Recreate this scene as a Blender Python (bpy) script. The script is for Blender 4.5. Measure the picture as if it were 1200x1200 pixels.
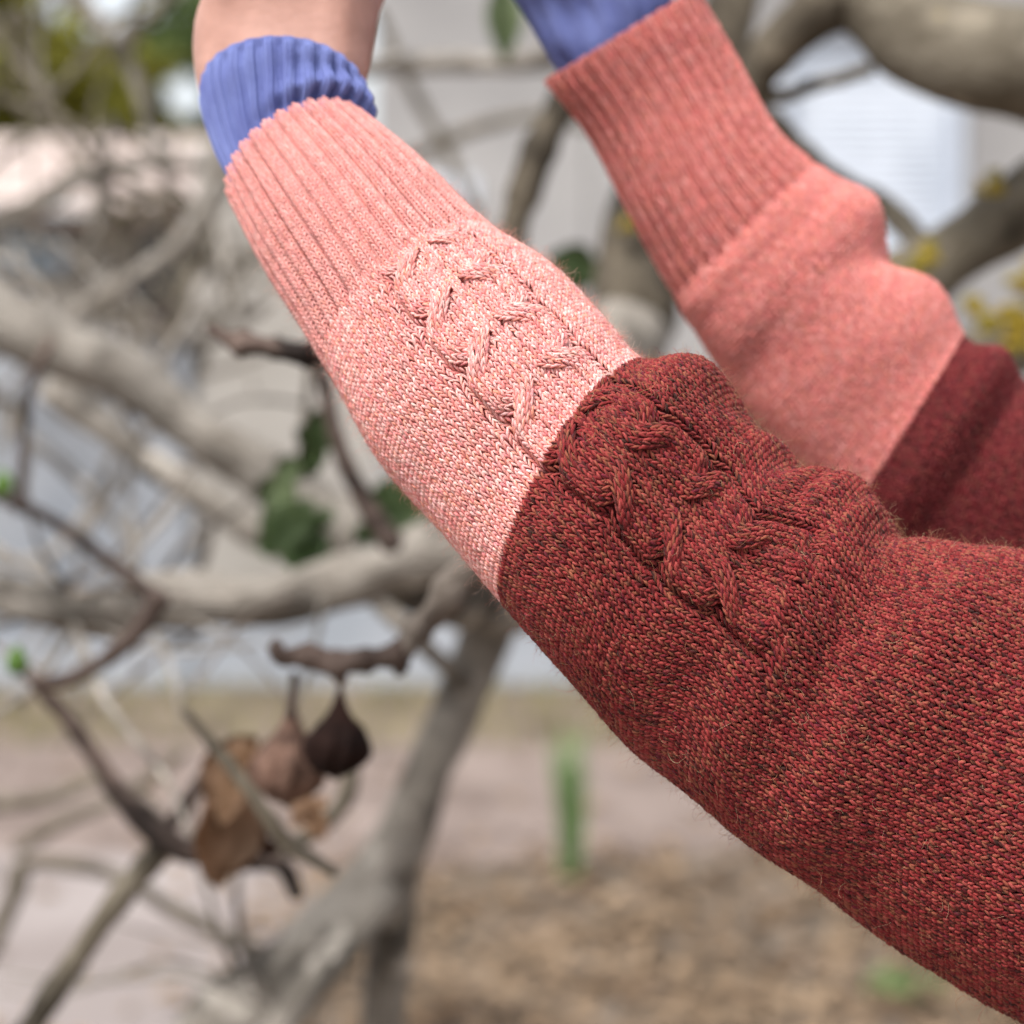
import bpy, bmesh, math, random
import numpy as np
from mathutils import Vector, Matrix, noise as mnoise

random.seed(7)
RNG = np.random.default_rng(11)
for o in list(bpy.data.objects):
    bpy.data.objects.remove(o, do_unlink=True)
scn = bpy.context.scene
COL = scn.collection

# ------------------------------------------------------------------ camera, world, sun, exposure
CAM_H, PITCH, FPX = 1.55, math.radians(-4.0), 600.0 / math.tan(math.radians(13.5))
cam_data = bpy.data.cameras.new('camera')
cam = bpy.data.objects.new('camera', cam_data)
COL.objects.link(cam)
cam.location = (0, 0, CAM_H)
cam.rotation_euler = (math.radians(90) + PITCH, 0, 0)
cam_data.sensor_width = 24.0
cam_data.lens = 12.0 / math.tan(math.radians(13.5))
cam_data.clip_start, cam_data.clip_end = 0.05, 2000
cam_data.dof.use_dof = True
cam_data.dof.focus_distance = 0.850
cam_data.dof.aperture_fstop = 3.5
scn.camera = cam

SUN_EL, SUN_AZ = math.radians(58), math.radians(215)      # azimuth measured clockwise from +Y
world = bpy.data.worlds.new('World')
scn.world = world
world.use_nodes = True
wn = world.node_tree
wn.nodes.clear()
wout = wn.nodes.new('ShaderNodeOutputWorld')
wbg = wn.nodes.new('ShaderNodeBackground')
wsky = wn.nodes.new('ShaderNodeTexSky')
wsky.sky_type = 'NISHITA'
wsky.sun_disc = False
wsky.sun_elevation = SUN_EL
wsky.sun_rotation = SUN_AZ
wsky.dust_density = 3.0
whs = wn.nodes.new('ShaderNodeHueSaturation')
whs.inputs['Saturation'].default_value = 0.28
wn.links.new(wsky.outputs[0], whs.inputs['Color'])
wn.links.new(whs.outputs[0], wbg.inputs['Color'])
wbg.inputs['Strength'].default_value = 0.12
wn.links.new(wbg.outputs[0], wout.inputs['Surface'])

sun_data = bpy.data.lights.new('sun', 'SUN')
sun = bpy.data.objects.new('sun', sun_data)
COL.objects.link(sun)
sun_data.energy = 1.5
sun_data.angle = math.radians(14)
sun_data.color = (1.0, 0.96, 0.9)
sdir = Vector((math.sin(SUN_AZ) * math.cos(SUN_EL), math.cos(SUN_AZ) * math.cos(SUN_EL), math.sin(SUN_EL)))
sun.rotation_euler = (-sdir).to_track_quat('-Z', 'Y').to_euler()
sun.location = sdir * 50

scn.view_settings.view_transform = 'Standard'
scn.view_settings.look = 'None'
scn.view_settings.exposure = 1.12
scn.view_settings.gamma = 1.0
scn.view_settings.use_curve_mapping = False

# ------------------------------------------------------------------ helpers
CP, SP = math.cos(PITCH), math.sin(PITCH)
def P(x, y, d):
    """world point at depth d metres along the lens axis for a spot of the 1200 px photograph"""
    X = (x - 600) / FPX * d
    Y = (600 - y) / FPX * d
    return Vector((X, d * CP - Y * SP, CAM_H + d * SP + Y * CP))
def PA(x, y, d):
    x, y, d = np.broadcast_arrays(np.asarray(x, float), np.asarray(y, float), np.asarray(d, float))
    X = (x - 600) / FPX * d
    Y = (600 - y) / FPX * d
    return np.stack([X, d * CP - Y * SP, CAM_H + d * SP + Y * CP], -1)
VIEW_R = np.array([1.0, 0, 0])
VIEW_U = np.array([0, -SP, CP])
VIEW_F = np.array([0, CP, SP])
def gnd(x, y, h=0.0):
    """ground point seen at that spot of the photograph"""
    d = P(x, y, 1.0) - Vector((0, 0, CAM_H))
    t = (h - CAM_H) / d.z
    return Vector((0, 0, CAM_H)) + d * t

def link(name, me, parent=None, mat=None):
    o = bpy.data.objects.new(name, me)
    COL.objects.link(o)
    if mat is not None:
        me.materials.append(mat)
    if parent is not None:
        o.parent = parent
        o.matrix_parent_inverse = parent.matrix_world.inverted() if parent.type != 'EMPTY' else Matrix.Translation(-parent.location)
    return o
def empty(name, loc=(0, 0, 0)):
    o = bpy.data.objects.new(name, None)
    COL.objects.link(o)
    o.location = loc
    o.empty_display_size = 0.1
    return o
def tag(o, label=None, cat=None, group=None, kind=None):
    if label: o['label'] = label
    if cat: o['category'] = cat
    if group: o['group'] = group
    if kind: o['kind'] = kind
    return o

def np_mesh(name, verts, quads, smooth=True, col=None, uv=None):
    """verts (n,3), quads (m,4) -> mesh ; col (n,3) point colours"""
    me = bpy.data.meshes.new(name)
    n, m = len(verts), len(quads)
    me.vertices.add(n)
    me.vertices.foreach_set('co', np.ascontiguousarray(verts, np.float32).ravel())
    me.loops.add(m * 4)
    me.loops.foreach_set('vertex_index', np.ascontiguousarray(quads, np.int32).ravel())
    me.polygons.add(m)
    me.polygons.foreach_set('loop_start', np.arange(0, 4 * m, 4, dtype=np.int32))
    me.polygons.foreach_set('loop_total', np.full(m, 4, np.int32))
    me.polygons.foreach_set('use_smooth', np.full(m, smooth, bool))
    me.update(calc_edges=True)
    if col is not None:
        a = me.attributes.new('Col', 'FLOAT_COLOR', 'POINT')
        c4 = np.ones((n, 4), np.float32); c4[:, :3] = col
        a.data.foreach_set('color', c4.ravel())
    return me
def grid_quads(R, Cn, wrap=True):
    i = np.arange(R - 1)[:, None]
    j = np.arange(Cn if wrap else Cn - 1)[None, :]
    j2 = (j + 1) % Cn
    return np.stack([i * Cn + j, i * Cn + j2, (i + 1) * Cn + j2, (i + 1) * Cn + j], -1).reshape(-1, 4)

# ------------------------------------------------------------------ materials
def mat_new(name):
    m = bpy.data.materials.new(name)
    m.use_nodes = True
    nt = m.node_tree
    bs = nt.nodes['Principled BSDF']
    return m, nt, bs
def simple(name, c, rough=0.8, c2=None, scale=10.0, bump=0.0, bscale=None, detail=5.0, lo=0.35, hi=0.65, spec=0.3, dist=0.01):
    m, nt, bs = mat_new(name)
    bs.inputs['Roughness'].default_value = rough
    bs.inputs['Specular IOR Level'].default_value = spec
    bs.inputs['Base Color'].default_value = (*c, 1)
    tc = nt.nodes.new('ShaderNodeTexCoord')
    if c2 is not None:
        nz = nt.nodes.new('ShaderNodeTexNoise'); nz.inputs['Scale'].default_value = scale; nz.inputs['Detail'].default_value = detail
        nt.links.new(tc.outputs['Object'], nz.inputs['Vector'])
        rp = nt.nodes.new('ShaderNodeValToRGB')
        rp.color_ramp.elements[0].position = lo; rp.color_ramp.elements[0].color = (*c, 1)
        rp.color_ramp.elements[1].position = hi; rp.color_ramp.elements[1].color = (*c2, 1)
        nt.links.new(nz.outputs['Fac'], rp.inputs['Fac'])
        nt.links.new(rp.outputs['Color'], bs.inputs['Base Color'])
    if bump > 0:
        nb = nt.nodes.new('ShaderNodeTexNoise'); nb.inputs['Scale'].default_value = bscale or scale * 3; nb.inputs['Detail'].default_value = 6
        nt.links.new(tc.outputs['Object'], nb.inputs['Vector'])
        bp = nt.nodes.new('ShaderNodeBump'); bp.inputs['Strength'].default_value = bump; bp.inputs['Distance'].default_value = dist
        nt.links.new(nb.outputs['Fac'], bp.inputs['Height'])
        nt.links.new(bp.outputs['Normal'], bs.inputs['Normal'])
    return m
def yarn_mat(name, sheen, sheen_tint, rough=0.85):
    m, nt, bs = mat_new(name)
    at = nt.nodes.new('ShaderNodeAttribute'); at.attribute_name = 'Col'
    tc = nt.nodes.new('ShaderNodeTexCoord')
    nz = nt.nodes.new('ShaderNodeTexNoise'); nz.inputs['Scale'].default_value = 2600; nz.inputs['Detail'].default_value = 3
    nt.links.new(tc.outputs['Object'], nz.inputs['Vector'])
    mr = nt.nodes.new('ShaderNodeMapRange'); mr.inputs['From Min'].default_value = 0.3; mr.inputs['From Max'].default_value = 0.7
    mr.inputs['To Min'].default_value = 0.72; mr.inputs['To Max'].default_value = 1.28
    nt.links.new(nz.outputs['Fac'], mr.inputs['Value'])
    mx = nt.nodes.new('ShaderNodeVectorMath'); mx.operation = 'SCALE'
    nt.links.new(at.outputs['Color'], mx.inputs[0]); nt.links.new(mr.outputs[0], mx.inputs['Scale'])
    nt.links.new(mx.outputs[0], bs.inputs['Base Color'])
    bs.inputs['Roughness'].default_value = rough
    bs.inputs['Specular IOR Level'].default_value = 0.18
    bs.inputs['Sheen Weight'].default_value = sheen
    bs.inputs['Sheen Roughness'].default_value = 0.5
    bs.inputs['Sheen Tint'].default_value = (*sheen_tint, 1)
    bp = nt.nodes.new('ShaderNodeBump'); bp.inputs['Strength'].default_value = 0.5; bp.inputs['Distance'].default_value = 0.0003
    nt.links.new(nz.outputs['Fac'], bp.inputs['Height']); nt.links.new(bp.outputs['Normal'], bs.inputs['Normal'])
    return m
M = {}
M['coral_yarn'] = yarn_mat('coral_yarn', 0.12, (1.0, 0.8, 0.75))
M['maroon_yarn'] = yarn_mat('maroon_yarn', 0.10, (1.0, 0.65, 0.6))
M['fuzz'] = yarn_mat('wool_fuzz', 0.0, (1, 1, 1))
M['maroon_plain'] = simple('maroon_plain', (0.2, 0.018, 0.022), 0.9, (0.30, 0.05, 0.04), 300, 0.6, 320, dist=0.003)
M['skin'] = simple('skin', (0.38, 0.20, 0.155), 0.5, (0.53, 0.295, 0.235), 38, 0.5, 300, dist=0.0006, spec=0.4)
M['skin'].node_tree.nodes['Principled BSDF'].inputs['Subsurface Weight'].default_value = 0.08
M['skin'].node_tree.nodes['Principled BSDF'].inputs['Subsurface Radius'].default_value = (0.01, 0.004, 0.002)
M['blue'] = simple('periwinkle_cotton', (0.12, 0.145, 0.355), 0.85, (0.16, 0.195, 0.425), 60, 0.5, 1400, dist=0.0006)
M['hair'] = simple('brown_hair', (0.05, 0.03, 0.02), 0.5, (0.09, 0.055, 0.035), 60, 0.5, 120)
M['denim'] = simple('dark_denim', (0.03, 0.04, 0.08), 0.9, (0.05, 0.06, 0.11), 90, 0.3, 300)

def bark_mat(name, c, c2, lich=0.0):
    m = simple(name, c, 0.9, c2, 24, 0.9, 90, lo=0.3, hi=0.7, dist=0.006)
    nt = m.node_tree; bs = nt.nodes['Principled BSDF']
    src = bs.inputs['Base Color'].links[0].from_socket
    tc = [n for n in nt.nodes if n.type == 'TEX_COORD'][0]
    def layer(src, scale, lo, hi, col, seed):
        nz = nt.nodes.new('ShaderNodeTexNoise'); nz.noise_dimensions = '4D'; nz.inputs['W'].default_value = seed
        nz.inputs['Scale'].default_value = scale; nz.inputs['Detail'].default_value = 4
        nt.links.new(tc.outputs['Object'], nz.inputs['Vector'])
        mr = nt.nodes.new('ShaderNodeMapRange'); mr.inputs['From Min'].default_value = lo; mr.inputs['From Max'].default_value = hi
        nt.links.new(nz.outputs['Fac'], mr.inputs['Value'])
        mx = nt.nodes.new('ShaderNodeMix'); mx.data_type = 'RGBA'
        nt.links.new(mr.outputs[0], mx.inputs['Factor'])
        nt.links.new(src, mx.inputs['A']); mx.inputs['B'].default_value = (*col, 1)
        return mx.outputs['Result']
    src = layer(src, 9, 0.50, 0.62, tuple(.42 * v for v in c), 2.0)
    src = layer(src, 17, 0.56, 0.64, tuple(min(.5, 1.35 * v) for v in c2), 8.0)
    if lich > 0:
        src = layer(src, 14, 0.70 - lich, 0.74 - lich, (0.42, 0.30, 0.03), 5.0)
    nt.links.new(src, bs.inputs['Base Color'])
    return m
M['bark'] = bark_mat('fig_bark', (0.185, 0.162, 0.136), (0.30, 0.272, 0.238))
M['bark_olive'] = bark_mat('olive_bark', (0.095, 0.078, 0.055), (0.18, 0.155, 0.118), 0.02)
M['bark_brown'] = bark_mat('dark_brown_bark', (0.058, 0.046, 0.032), (0.125, 0.103, 0.075))
M['bark_mid'] = bark_mat('grey_twig_bark', (0.11, 0.09, 0.075), (0.22, 0.185, 0.155))
M['bark_dark'] = bark_mat('young_twig_bark', (0.038, 0.025, 0.020), (0.105, 0.075, 0.062))
M['lichen'] = simple('yellow_lichen', (0.34, 0.22, 0.015), 0.95, (0.26, 0.22, 0.04), 60, 0.8, 160)
M['fig_dark'] = simple('dried_fig_skin', (0.006, 0.004, 0.004), 0.85, (0.026, 0.013, 0.010), 45, 0.8, 110, dist=0.004, spec=0.08)
M['fig_brown'] = simple('withered_fig_skin', (0.06, 0.032, 0.022), 0.85, (0.19, 0.11, 0.08), 55, 0.8, 120, dist=0.004)
M['dead_leaf'] = simple('dead_leaf', (0.24, 0.135, 0.07), 0.8, (0.38, 0.245, 0.16), 30, 0.4, 90)
M['leaf'] = simple('green_leaf', (0.03, 0.055, 0.015), 0.6, (0.07, 0.105, 0.035), 20, 0.3, 80)
M['leaf_pale'] = simple('pale_leaf', (0.085, 0.12, 0.05), 0.6, (0.15, 0.19, 0.09), 20, 0.3, 80)
M['bud'] = simple('green_bud', (0.055, 0.115, 0.015), 0.6, (0.085, 0.16, 0.025), 60)

# ------------------------------------------------------------------ knitted sleeves
def cr_spline(t, V):
    """Catmull-Rom through rows V at integer parameters"""
    V = np.asarray(V, float)
    n = len(V)
    t = np.clip(t, 0, n - 1 - 1e-9)
    i = np.floor(t).astype(int); f = (t - i)[..., None]
    g = lambda k: V[np.clip(k, 0, n - 1)]
    p0, p1, p2, p3 = g(i - 1), g(i), g(i + 1), g(i + 2)
    p0 = np.where((i == 0)[..., None], 2 * p1 - p2, p0)
    p3 = np.where((i >= n - 2)[..., None], 2 * p2 - p1, p3)
    return 0.5 * (2 * p1 + (p2 - p0) * f + (2 * p0 - 5 * p1 + 4 * p2 - p3) * f ** 2 + (3 * p1 - p0 - 3 * p2 + p3) * f ** 3)

class Tube:
    """rings: (Ux,Uy, Lx,Ly, depth, sin of the tilt, thickness ratio, wales)"""
    def __init__(self, rings, folds=(), wob=0.0, seed=0):
        R = np.array(rings, float)
        self.n = len(R)
        U = PA(R[:, 0], R[:, 1], R[:, 4]); L = PA(R[:, 2], R[:, 3], R[:, 4])
        C = (U + L) / 2; a = (U - L) / 2
        r = np.linalg.norm(a, axis=1, keepdims=True)
        tocam = np.array([0, 0, CAM_H]) - C
        tocam /= np.linalg.norm(tocam, axis=1, keepdims=True)
        cuff = np.cross(a / r, tocam)                # in the picture plane, towards the cuff
        cuff /= np.linalg.norm(cuff, axis=1, keepdims=True)
        self.sgn = 1
        ax = C[0] - C[min(2, self.n - 1)]
        if np.dot(cuff[0], ax) < 0:
            cuff = -cuff
        st = R[:, 5:6]; kb = R[:, 6:7]
        b = r * (np.sqrt(1 - st ** 2) * kb * tocam + st * cuff)
        self.tab_s = np.linspace(0, self.n - 1, 1600)
        T = cr_spline(self.tab_s, np.hstack([C, a, b, R[:, 7:8]]))
        self.T = T
        self.folds = folds
        self.wob = wob
        self.seed = seed
        # arc length on the line facing the camera
        mid = T[:, 0:3] + T[:, 6:9]
        d = np.r_[0, np.cumsum(np.linalg.norm(np.diff(mid, axis=0), axis=1))]
        self.arc = d
    def s_of(self, dist):
        return np.interp(dist, self.arc, self.tab_s)
    def base(self, s, th):
        s = np.clip(s, 0, self.n - 1.001)
        x = s / (self.n - 1) * 1599
        i = np.floor(x).astype(int); f = (x - i)[..., None]
        t = self.T[i] * (1 - f) + self.T[np.minimum(i + 1, 1599)] * f
        return t
    def raw(self, s, th):
        t = self.base(s, th)
        C, a, b = t[..., 0:3], t[..., 3:6], t[..., 6:9]
        k = np.ones_like(s)
        ra = np.linalg.norm(a, axis=-1)
        off = np.zeros_like(s)
        for (s0, th0, ss, ts, amp, slope) in self.folds:      # soft ridges and valleys, mm
            dth = (th - np.radians(th0) + np.pi) % (2 * np.pi) - np.pi
            off += amp * 0.001 * np.exp(-((s - s0 - slope * dth) / ss) ** 2 - (dth / np.radians(ts)) ** 2)
        if self.wob:
            w = np.zeros_like(s)
            for q in range(7):
                rr = np.random.default_rng(self.seed + q)
                fs, ft, ph = rr.uniform(1.0, 3.4), rr.integers(1, 5), rr.uniform(0, 6.28)
                w += np.sin(fs * s + ft * th + ph) / 7
            off += self.wob * 0.001 * w * np.clip((s - 2) / 3, 0.15, 1.5)
        k = 1 + off / ra
        return C + k[..., None] * (a * np.cos(th)[..., None] + b * np.sin(th)[..., None])
    def pos(self, s, th, h=None, want_n=False):
        p = self.raw(s, th)
        if h is None and not want_n:
            return p
        e = 0.02
        ds = self.raw(s + e, th) - self.raw(s - e, th)
        dt = self.raw(s, th + e) - self.raw(s, th - e)
        n = np.cross(ds, dt)
        n /= np.linalg.norm(n, axis=-1, keepdims=True) + 1e-12
        C = self.base(s, th)[..., 0:3]
        sg = np.sign(np.sum(n * (p - C), -1, keepdims=True)); sg[sg == 0] = 1
        n = n * sg
        if h is not None:
            p = p + n * h[..., None]
        return (p, n) if want_n else p

def smooth(x):
    x = np.clip(x, 0, 1)
    return x * x * (3 - 2 * x)

CORAL = np.array([1.0, 1.13, 1.21]) * np.array([(0.72, 0.235, 0.19), (0.80, 0.36, 0.31), (0.82, 0.50, 0.42), (0.68, 0.17, 0.155), (0.76, 0.27, 0.16), (0.82, 0.42, 0.385), (0.64, 0.17, 0.18)])
CORAL_W = np.array([0.24, 0.24, 0.10, 0.14, 0.08, 0.14, 0.06])
MAROON = np.array([0.62, 0.53, 0.50]) * np.array([(0.30, 0.030, 0.036), (0.42, 0.070, 0.066), (0.40, 0.145, 0.085), (0.060, 0.026, 0.022), (0.20, 0.022, 0.048), (0.13, 0.012, 0.017), (0.50, 0.110, 0.100)])
MAROON_W = np.array([0.27, 0.25, 0.13, 0.08, 0.05, 0.11, 0.11])
def heather(rng, leg_seed_row, leg_wale, M_, pal, w, amount=1.0):
    """colours (legs, M_) of the fibres round each leg of yarn, drifting slowly along the row"""
    n = len(leg_wale)
    base = rng.choice(len(pal), size=(n, M_), p=w / w.sum())
    key = (leg_seed_row * 7919 + (leg_wale // 3) * 104729) % 9973
    tab = rng.choice(len(pal), size=9973, p=w / w.sum())
    fam = tab[key]
    use = rng.random((n, M_)) < 0.16
    base = np.where(use, fam[:, None], base)
    c = pal[base]
    mean = (pal * (w / w.sum())[:, None]).sum(0)
    c = mean + (c - mean) * amount
    tab2 = rng.normal(1, 0.06, 9973)
    key2 = (leg_seed_row * 31 + (leg_wale // 9) * 7727) % 9973
    return np.clip(c * tab2[key2][:, None, None] * rng.normal(1, 0.07, (n, 1, 1)), 0.004, 0.9)

class Knit:
    def __init__(self, tube, pitch, cable=None, rib_rows=0, period=3, rib_depth=0.62, wale_w=0.0036):
        self.t, self.pitch, self.cable, self.rib_rows, self.period = tube, pitch, cable, rib_rows, period
        self.rib_depth, self.ww = rib_depth, wale_w
    def map(self, i, r, h):
        """stitch space (wale, row, height in wales) -> place (s, theta, height m); i, r may be fractional"""
        i = i.astype(float).copy(); h = h.copy()
        s = self.t.s_of(np.clip(r, 0, None) * self.pitch)
        N = self.t.base(s, s)[..., 9]
        rad = np.linalg.norm(self.t.base(s, s)[..., 3:6], axis=-1)
        ww = 2 * np.pi * rad / N
        if self.rib_rows:
            k = 1 - smooth((r - self.rib_rows + 2) / 4.0)
            P_ = self.period
            ph = (i - 0.5 * (P_ - 2)) % P_                       # knit columns round 0.., purl gap at P_-1
            d = (ph - (P_ - 1) + P_ / 2) % P_ - P_ / 2      # distance from the purl gap
            h -= k * (-0.45 + self.rib_depth * np.exp(-(d / (0.24 * P_)) ** 2))
            i += k * -0.26 * np.sin(2 * np.pi * d / P_)
        if self.cable:
            ic, r0, r1, per, c0, q = self.cable
            half = c0 + 2 * q
            act = smooth((r - r0) / 4.0) * (1 - smooth((r - r1) / 6.0))
            c = i - ic
            side = np.where(c >= 0, 1.0, -1.0)
            m = np.abs(c)                                          # 0 .. half from the middle of the panel outwards
            inside = m < half
            twist = inside & (m >= c0)
            w = m - c0                                             # place of the wale before the first crossing
            t = (r - r0) / per
            fl = np.floor(t); tau = t - fl
            odd = (fl.astype(int) % 2) == 1
            inner = np.floor(w) < q
            w0 = np.where(odd, np.where(inner, w + q, w - q), w)   # place at the start of this crossing
            front = np.floor(w0) < q
            xf = smooth((tau - 0.07) / 0.52); xb = smooth(tau / 0.44)
            bell = np.sin(np.pi * np.clip((tau - 0.02) / 0.60, 0, 1)) ** 1.1
            grp = np.clip(np.where(inner, w, w - q) / q, 0, 1)
            lane = np.where(front, q * xf, q * (1 - xb)) + q / 2   # middle of the strand
            wide = q * np.where(front, 1 + 0.22 * bell, 1 + 0.65 * bell)
            mm = np.clip(lane + (grp - 0.5) * wide, 0.0, 2 * q)
            dome = np.sqrt(np.clip(1 - (2 * grp - 1) ** 2, 0.0, 1))
            hh = np.where(twist, 0.10 + 0.68 * dome + np.where(front, 0.62, -0.40) * bell, 0.3)
            mnew = np.where(twist, c0 + mm, m) * (0.90 - 0.04 * bell)
            i = np.where(inside, i * (1 - act) + (ic + side * mnew) * act, i)
            h = np.where(inside, h + act * hh, h)
            edge = (m >= half) & (m < half + 2)
            h = np.where(edge, h - act * 1.0 * np.exp(-((m - half - 0.7) / 0.6) ** 2), h)
            vac = 2 * q - np.maximum(q * xf + q / 2 + q * (1 + 0.22 * bell) / 2, q * (1 - xb) + q / 2 + q * (1 + 0.65 * bell) / 2)
            shift = half * 0.10 * np.exp(-np.clip(m - half, 0, None) / 5.0) + 0.8 * np.clip(vac, 0, q) * np.exp(-np.clip(m - half, 0, None) / 2.6)
            i = np.where(inside, i, i - act * side * shift)
        th = np.pi / 2 + i * 2 * np.pi / N
        return s, th, h * ww, N, ww
    def place(self, i, r, h):
        s, th, hm, N, ww = self.map(i, r, h)
        return self.t.pos(s, th, hm, True), ww

    def legs(self, r0, r1, pal_of, K=5, M_=5, front=(-1, 2), rng=None, jit=1.0, plump=0.258):
        """both legs of every stitch between rows r0 and r1 as spindles of yarn"""
        rng = rng or np.random.default_rng(3)
        rows = np.arange(r0, r1)
        s = self.t.s_of(rows * self.pitch)
        N = self.t.base(s, s)[..., 9]
        ii, rr = [], []
        for r, n in zip(rows, N):
            h = int(n // 2)
            a = np.arange(-h, h)
            th = 90 + (a + 0.5) * 360 / n
            keep = (th >= front[0]) & (th < front[1])
            ii.append(a[keep]); rr.append(np.full(keep.sum(), r))
        ii = np.concatenate(ii); rr = np.concatenate(rr)
        n = len(ii)
        out_v, out_c = [], []
        k = np.linspace(0, 1, K)
        for side in (-1, 1):
            x0, x1 = 0.50, 0.06
            lat = x0 + (x1 - x0) * smooth(k * 0.9 + 0.05)
            lon = -0.90 + 1.66 * k
            hgt = -0.20 + 0.42 * np.sin(np.pi * np.clip(k * 0.86 + 0.14, 0, 1))
            J = jit * rng.normal(0, 0.045, (n, 3))
            tilt = jit * rng.normal(0, 0.05, (n, 1)) * (k - 0.5)[None]
            I = ii[:, None] + 0.5 + side * lat[None] + J[:, :1] + tilt
            I = np.clip(I, ii[:, None] + 0.01, ii[:, None] + 0.99)
            Rr = rr[:, None] + 0.5 + lon[None] + J[:, 1:2]
            H = hgt[None] + J[:, 2:3] * 1.2
            (p, nrm), ww = self.place(I, Rr, np.broadcast_to(H, I.shape))
            tan = np.gradient(p, axis=1)
            tan /= np.linalg.norm(tan, axis=-1, keepdims=True) + 1e-12
            bi = np.cross(tan, nrm); bi /= np.linalg.norm(bi, axis=-1, keepdims=True) + 1e-12
            n2 = np.cross(bi, tan)
            prof = plump * np.clip(np.sin(np.pi * (0.05 + 0.90 * k)), 0.02, 1) ** 0.62 
            rad = prof[None] * np.minimum(ww, self.ww * 1.25) * (1 + jit * rng.normal(0, 0.09, (n, 1)))
            tw = rng.uniform(0, 6.28, (n, 1, 1))
            ph = np.arange(M_) * 2 * np.pi / M_ + tw + (k * 2.2)[None, :, None]
            ring = p[:, :, None] + rad[:, :, None, None] * (np.cos(ph)[..., None] * n2[:, :, None] + np.sin(ph)[..., None] * bi[:, :, None])
            out_v.append(ring.reshape(-1, 3))
            pal, w, am = pal_of
            col = heather(rng, rr, ii, M_, pal, w, am)
            col = np.repeat(col[:, None], K, 1)
            out_c.append(col.reshape(-1, 3))
        q = grid_quads(K, M_)
        tot = 2 * n
        Q = (q[None] + (np.arange(tot) * K * M_)[:, None, None]).reshape(-1, 4)
        return np.concatenate(out_v), Q, np.concatenate(out_c)

def join_np(parts):
    V, Q, C, o = [], [], [], 0
    for v, q, c in parts:
        V.append(v); Q.append(q + o); C.append(c); o += len(v)
    return np.concatenate(V), np.concatenate(Q), np.concatenate(C)

def hairs(knit, n, rrange, thr, pal, rng, lmin, lmax, rad, segs=5, curl=0.9, lift=0.5, bias=2.2):
    rr = rng.uniform(*rrange, n); th = rng.uniform(np.radians(thr[0]), np.radians(thr[1]), n)
    s = knit.t.s_of(rr * knit.pitch)
    N = knit.t.base(s, s)[..., 9]
    i = (th - np.pi / 2) / (2 * np.pi / N)
    (p, nrm), ww = knit.place(i, rr, np.full(n, 0.25))
    L = lmin + (lmax - lmin) * rng.random(n) ** bias
    d = rng.normal(0, 1, (n, 3)); d -= nrm * np.sum(d * nrm, -1, keepdims=True)
    d /= np.linalg.norm(d, axis=1, keepdims=True)
    d = d + nrm * (lift * np.abs(rng.normal(0.6, 0.6, (n, 1)))); d /= np.linalg.norm(d, axis=1, keepdims=True)
    axis = rng.normal(0, 1, (n, 3)); pts = [p]
    for k in range(segs):
        d = d + np.cross(axis, d) * curl * 0.25 + rng.normal(0, 0.18, (n, 3)) - nrm * 0.06
        d /= np.linalg.norm(d, axis=1, keepdims=True)
        pts.append(pts[-1] + d * (L / segs)[:, None])
    pts = np.stack(pts, 1)
    tan = np.gradient(pts, axis=1); tan /= np.linalg.norm(tan, axis=-1, keepdims=True)
    ref = np.broadcast_to(nrm[:, None] + 0.01, tan.shape)
    b1 = np.cross(tan, ref); b1 /= np.linalg.norm(b1, axis=-1, keepdims=True) + 1e-9
    b2 = np.cross(tan, b1)
    R = rad * (0.7 + 0.6 * rng.random((n, 1))) * np.linspace(1, 0.45, segs + 1)[None]
    ph = np.arange(3) * 2 * np.pi / 3
    ring = pts[:, :, None] + R[:, :, None, None] * (np.cos(ph)[:, None] * b1[:, :, None] + np.sin(ph)[:, None] * b2[:, :, None])
    q = grid_quads(segs + 1, 3)
    Q = (q[None] + (np.arange(n) * 3 * (segs + 1))[:, None, None]).reshape(-1, 4)
    c = pal[rng.integers(0, len(pal), n)]
    return ring.reshape(-1, 3), Q, np.repeat(c, 3 * (segs + 1), 0)

def shell(tube, s0, s1, ns, nt, h):
    S, TH = np.meshgrid(np.linspace(s0, s1, ns), np.arange(nt) * 2 * np.pi / nt, indexing='ij')
    return tube.pos(S, TH, h if isinstance(h, np.ndarray) else np.full(S.shape, h)).reshape(-1, 3), grid_quads(ns, nt)

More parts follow.
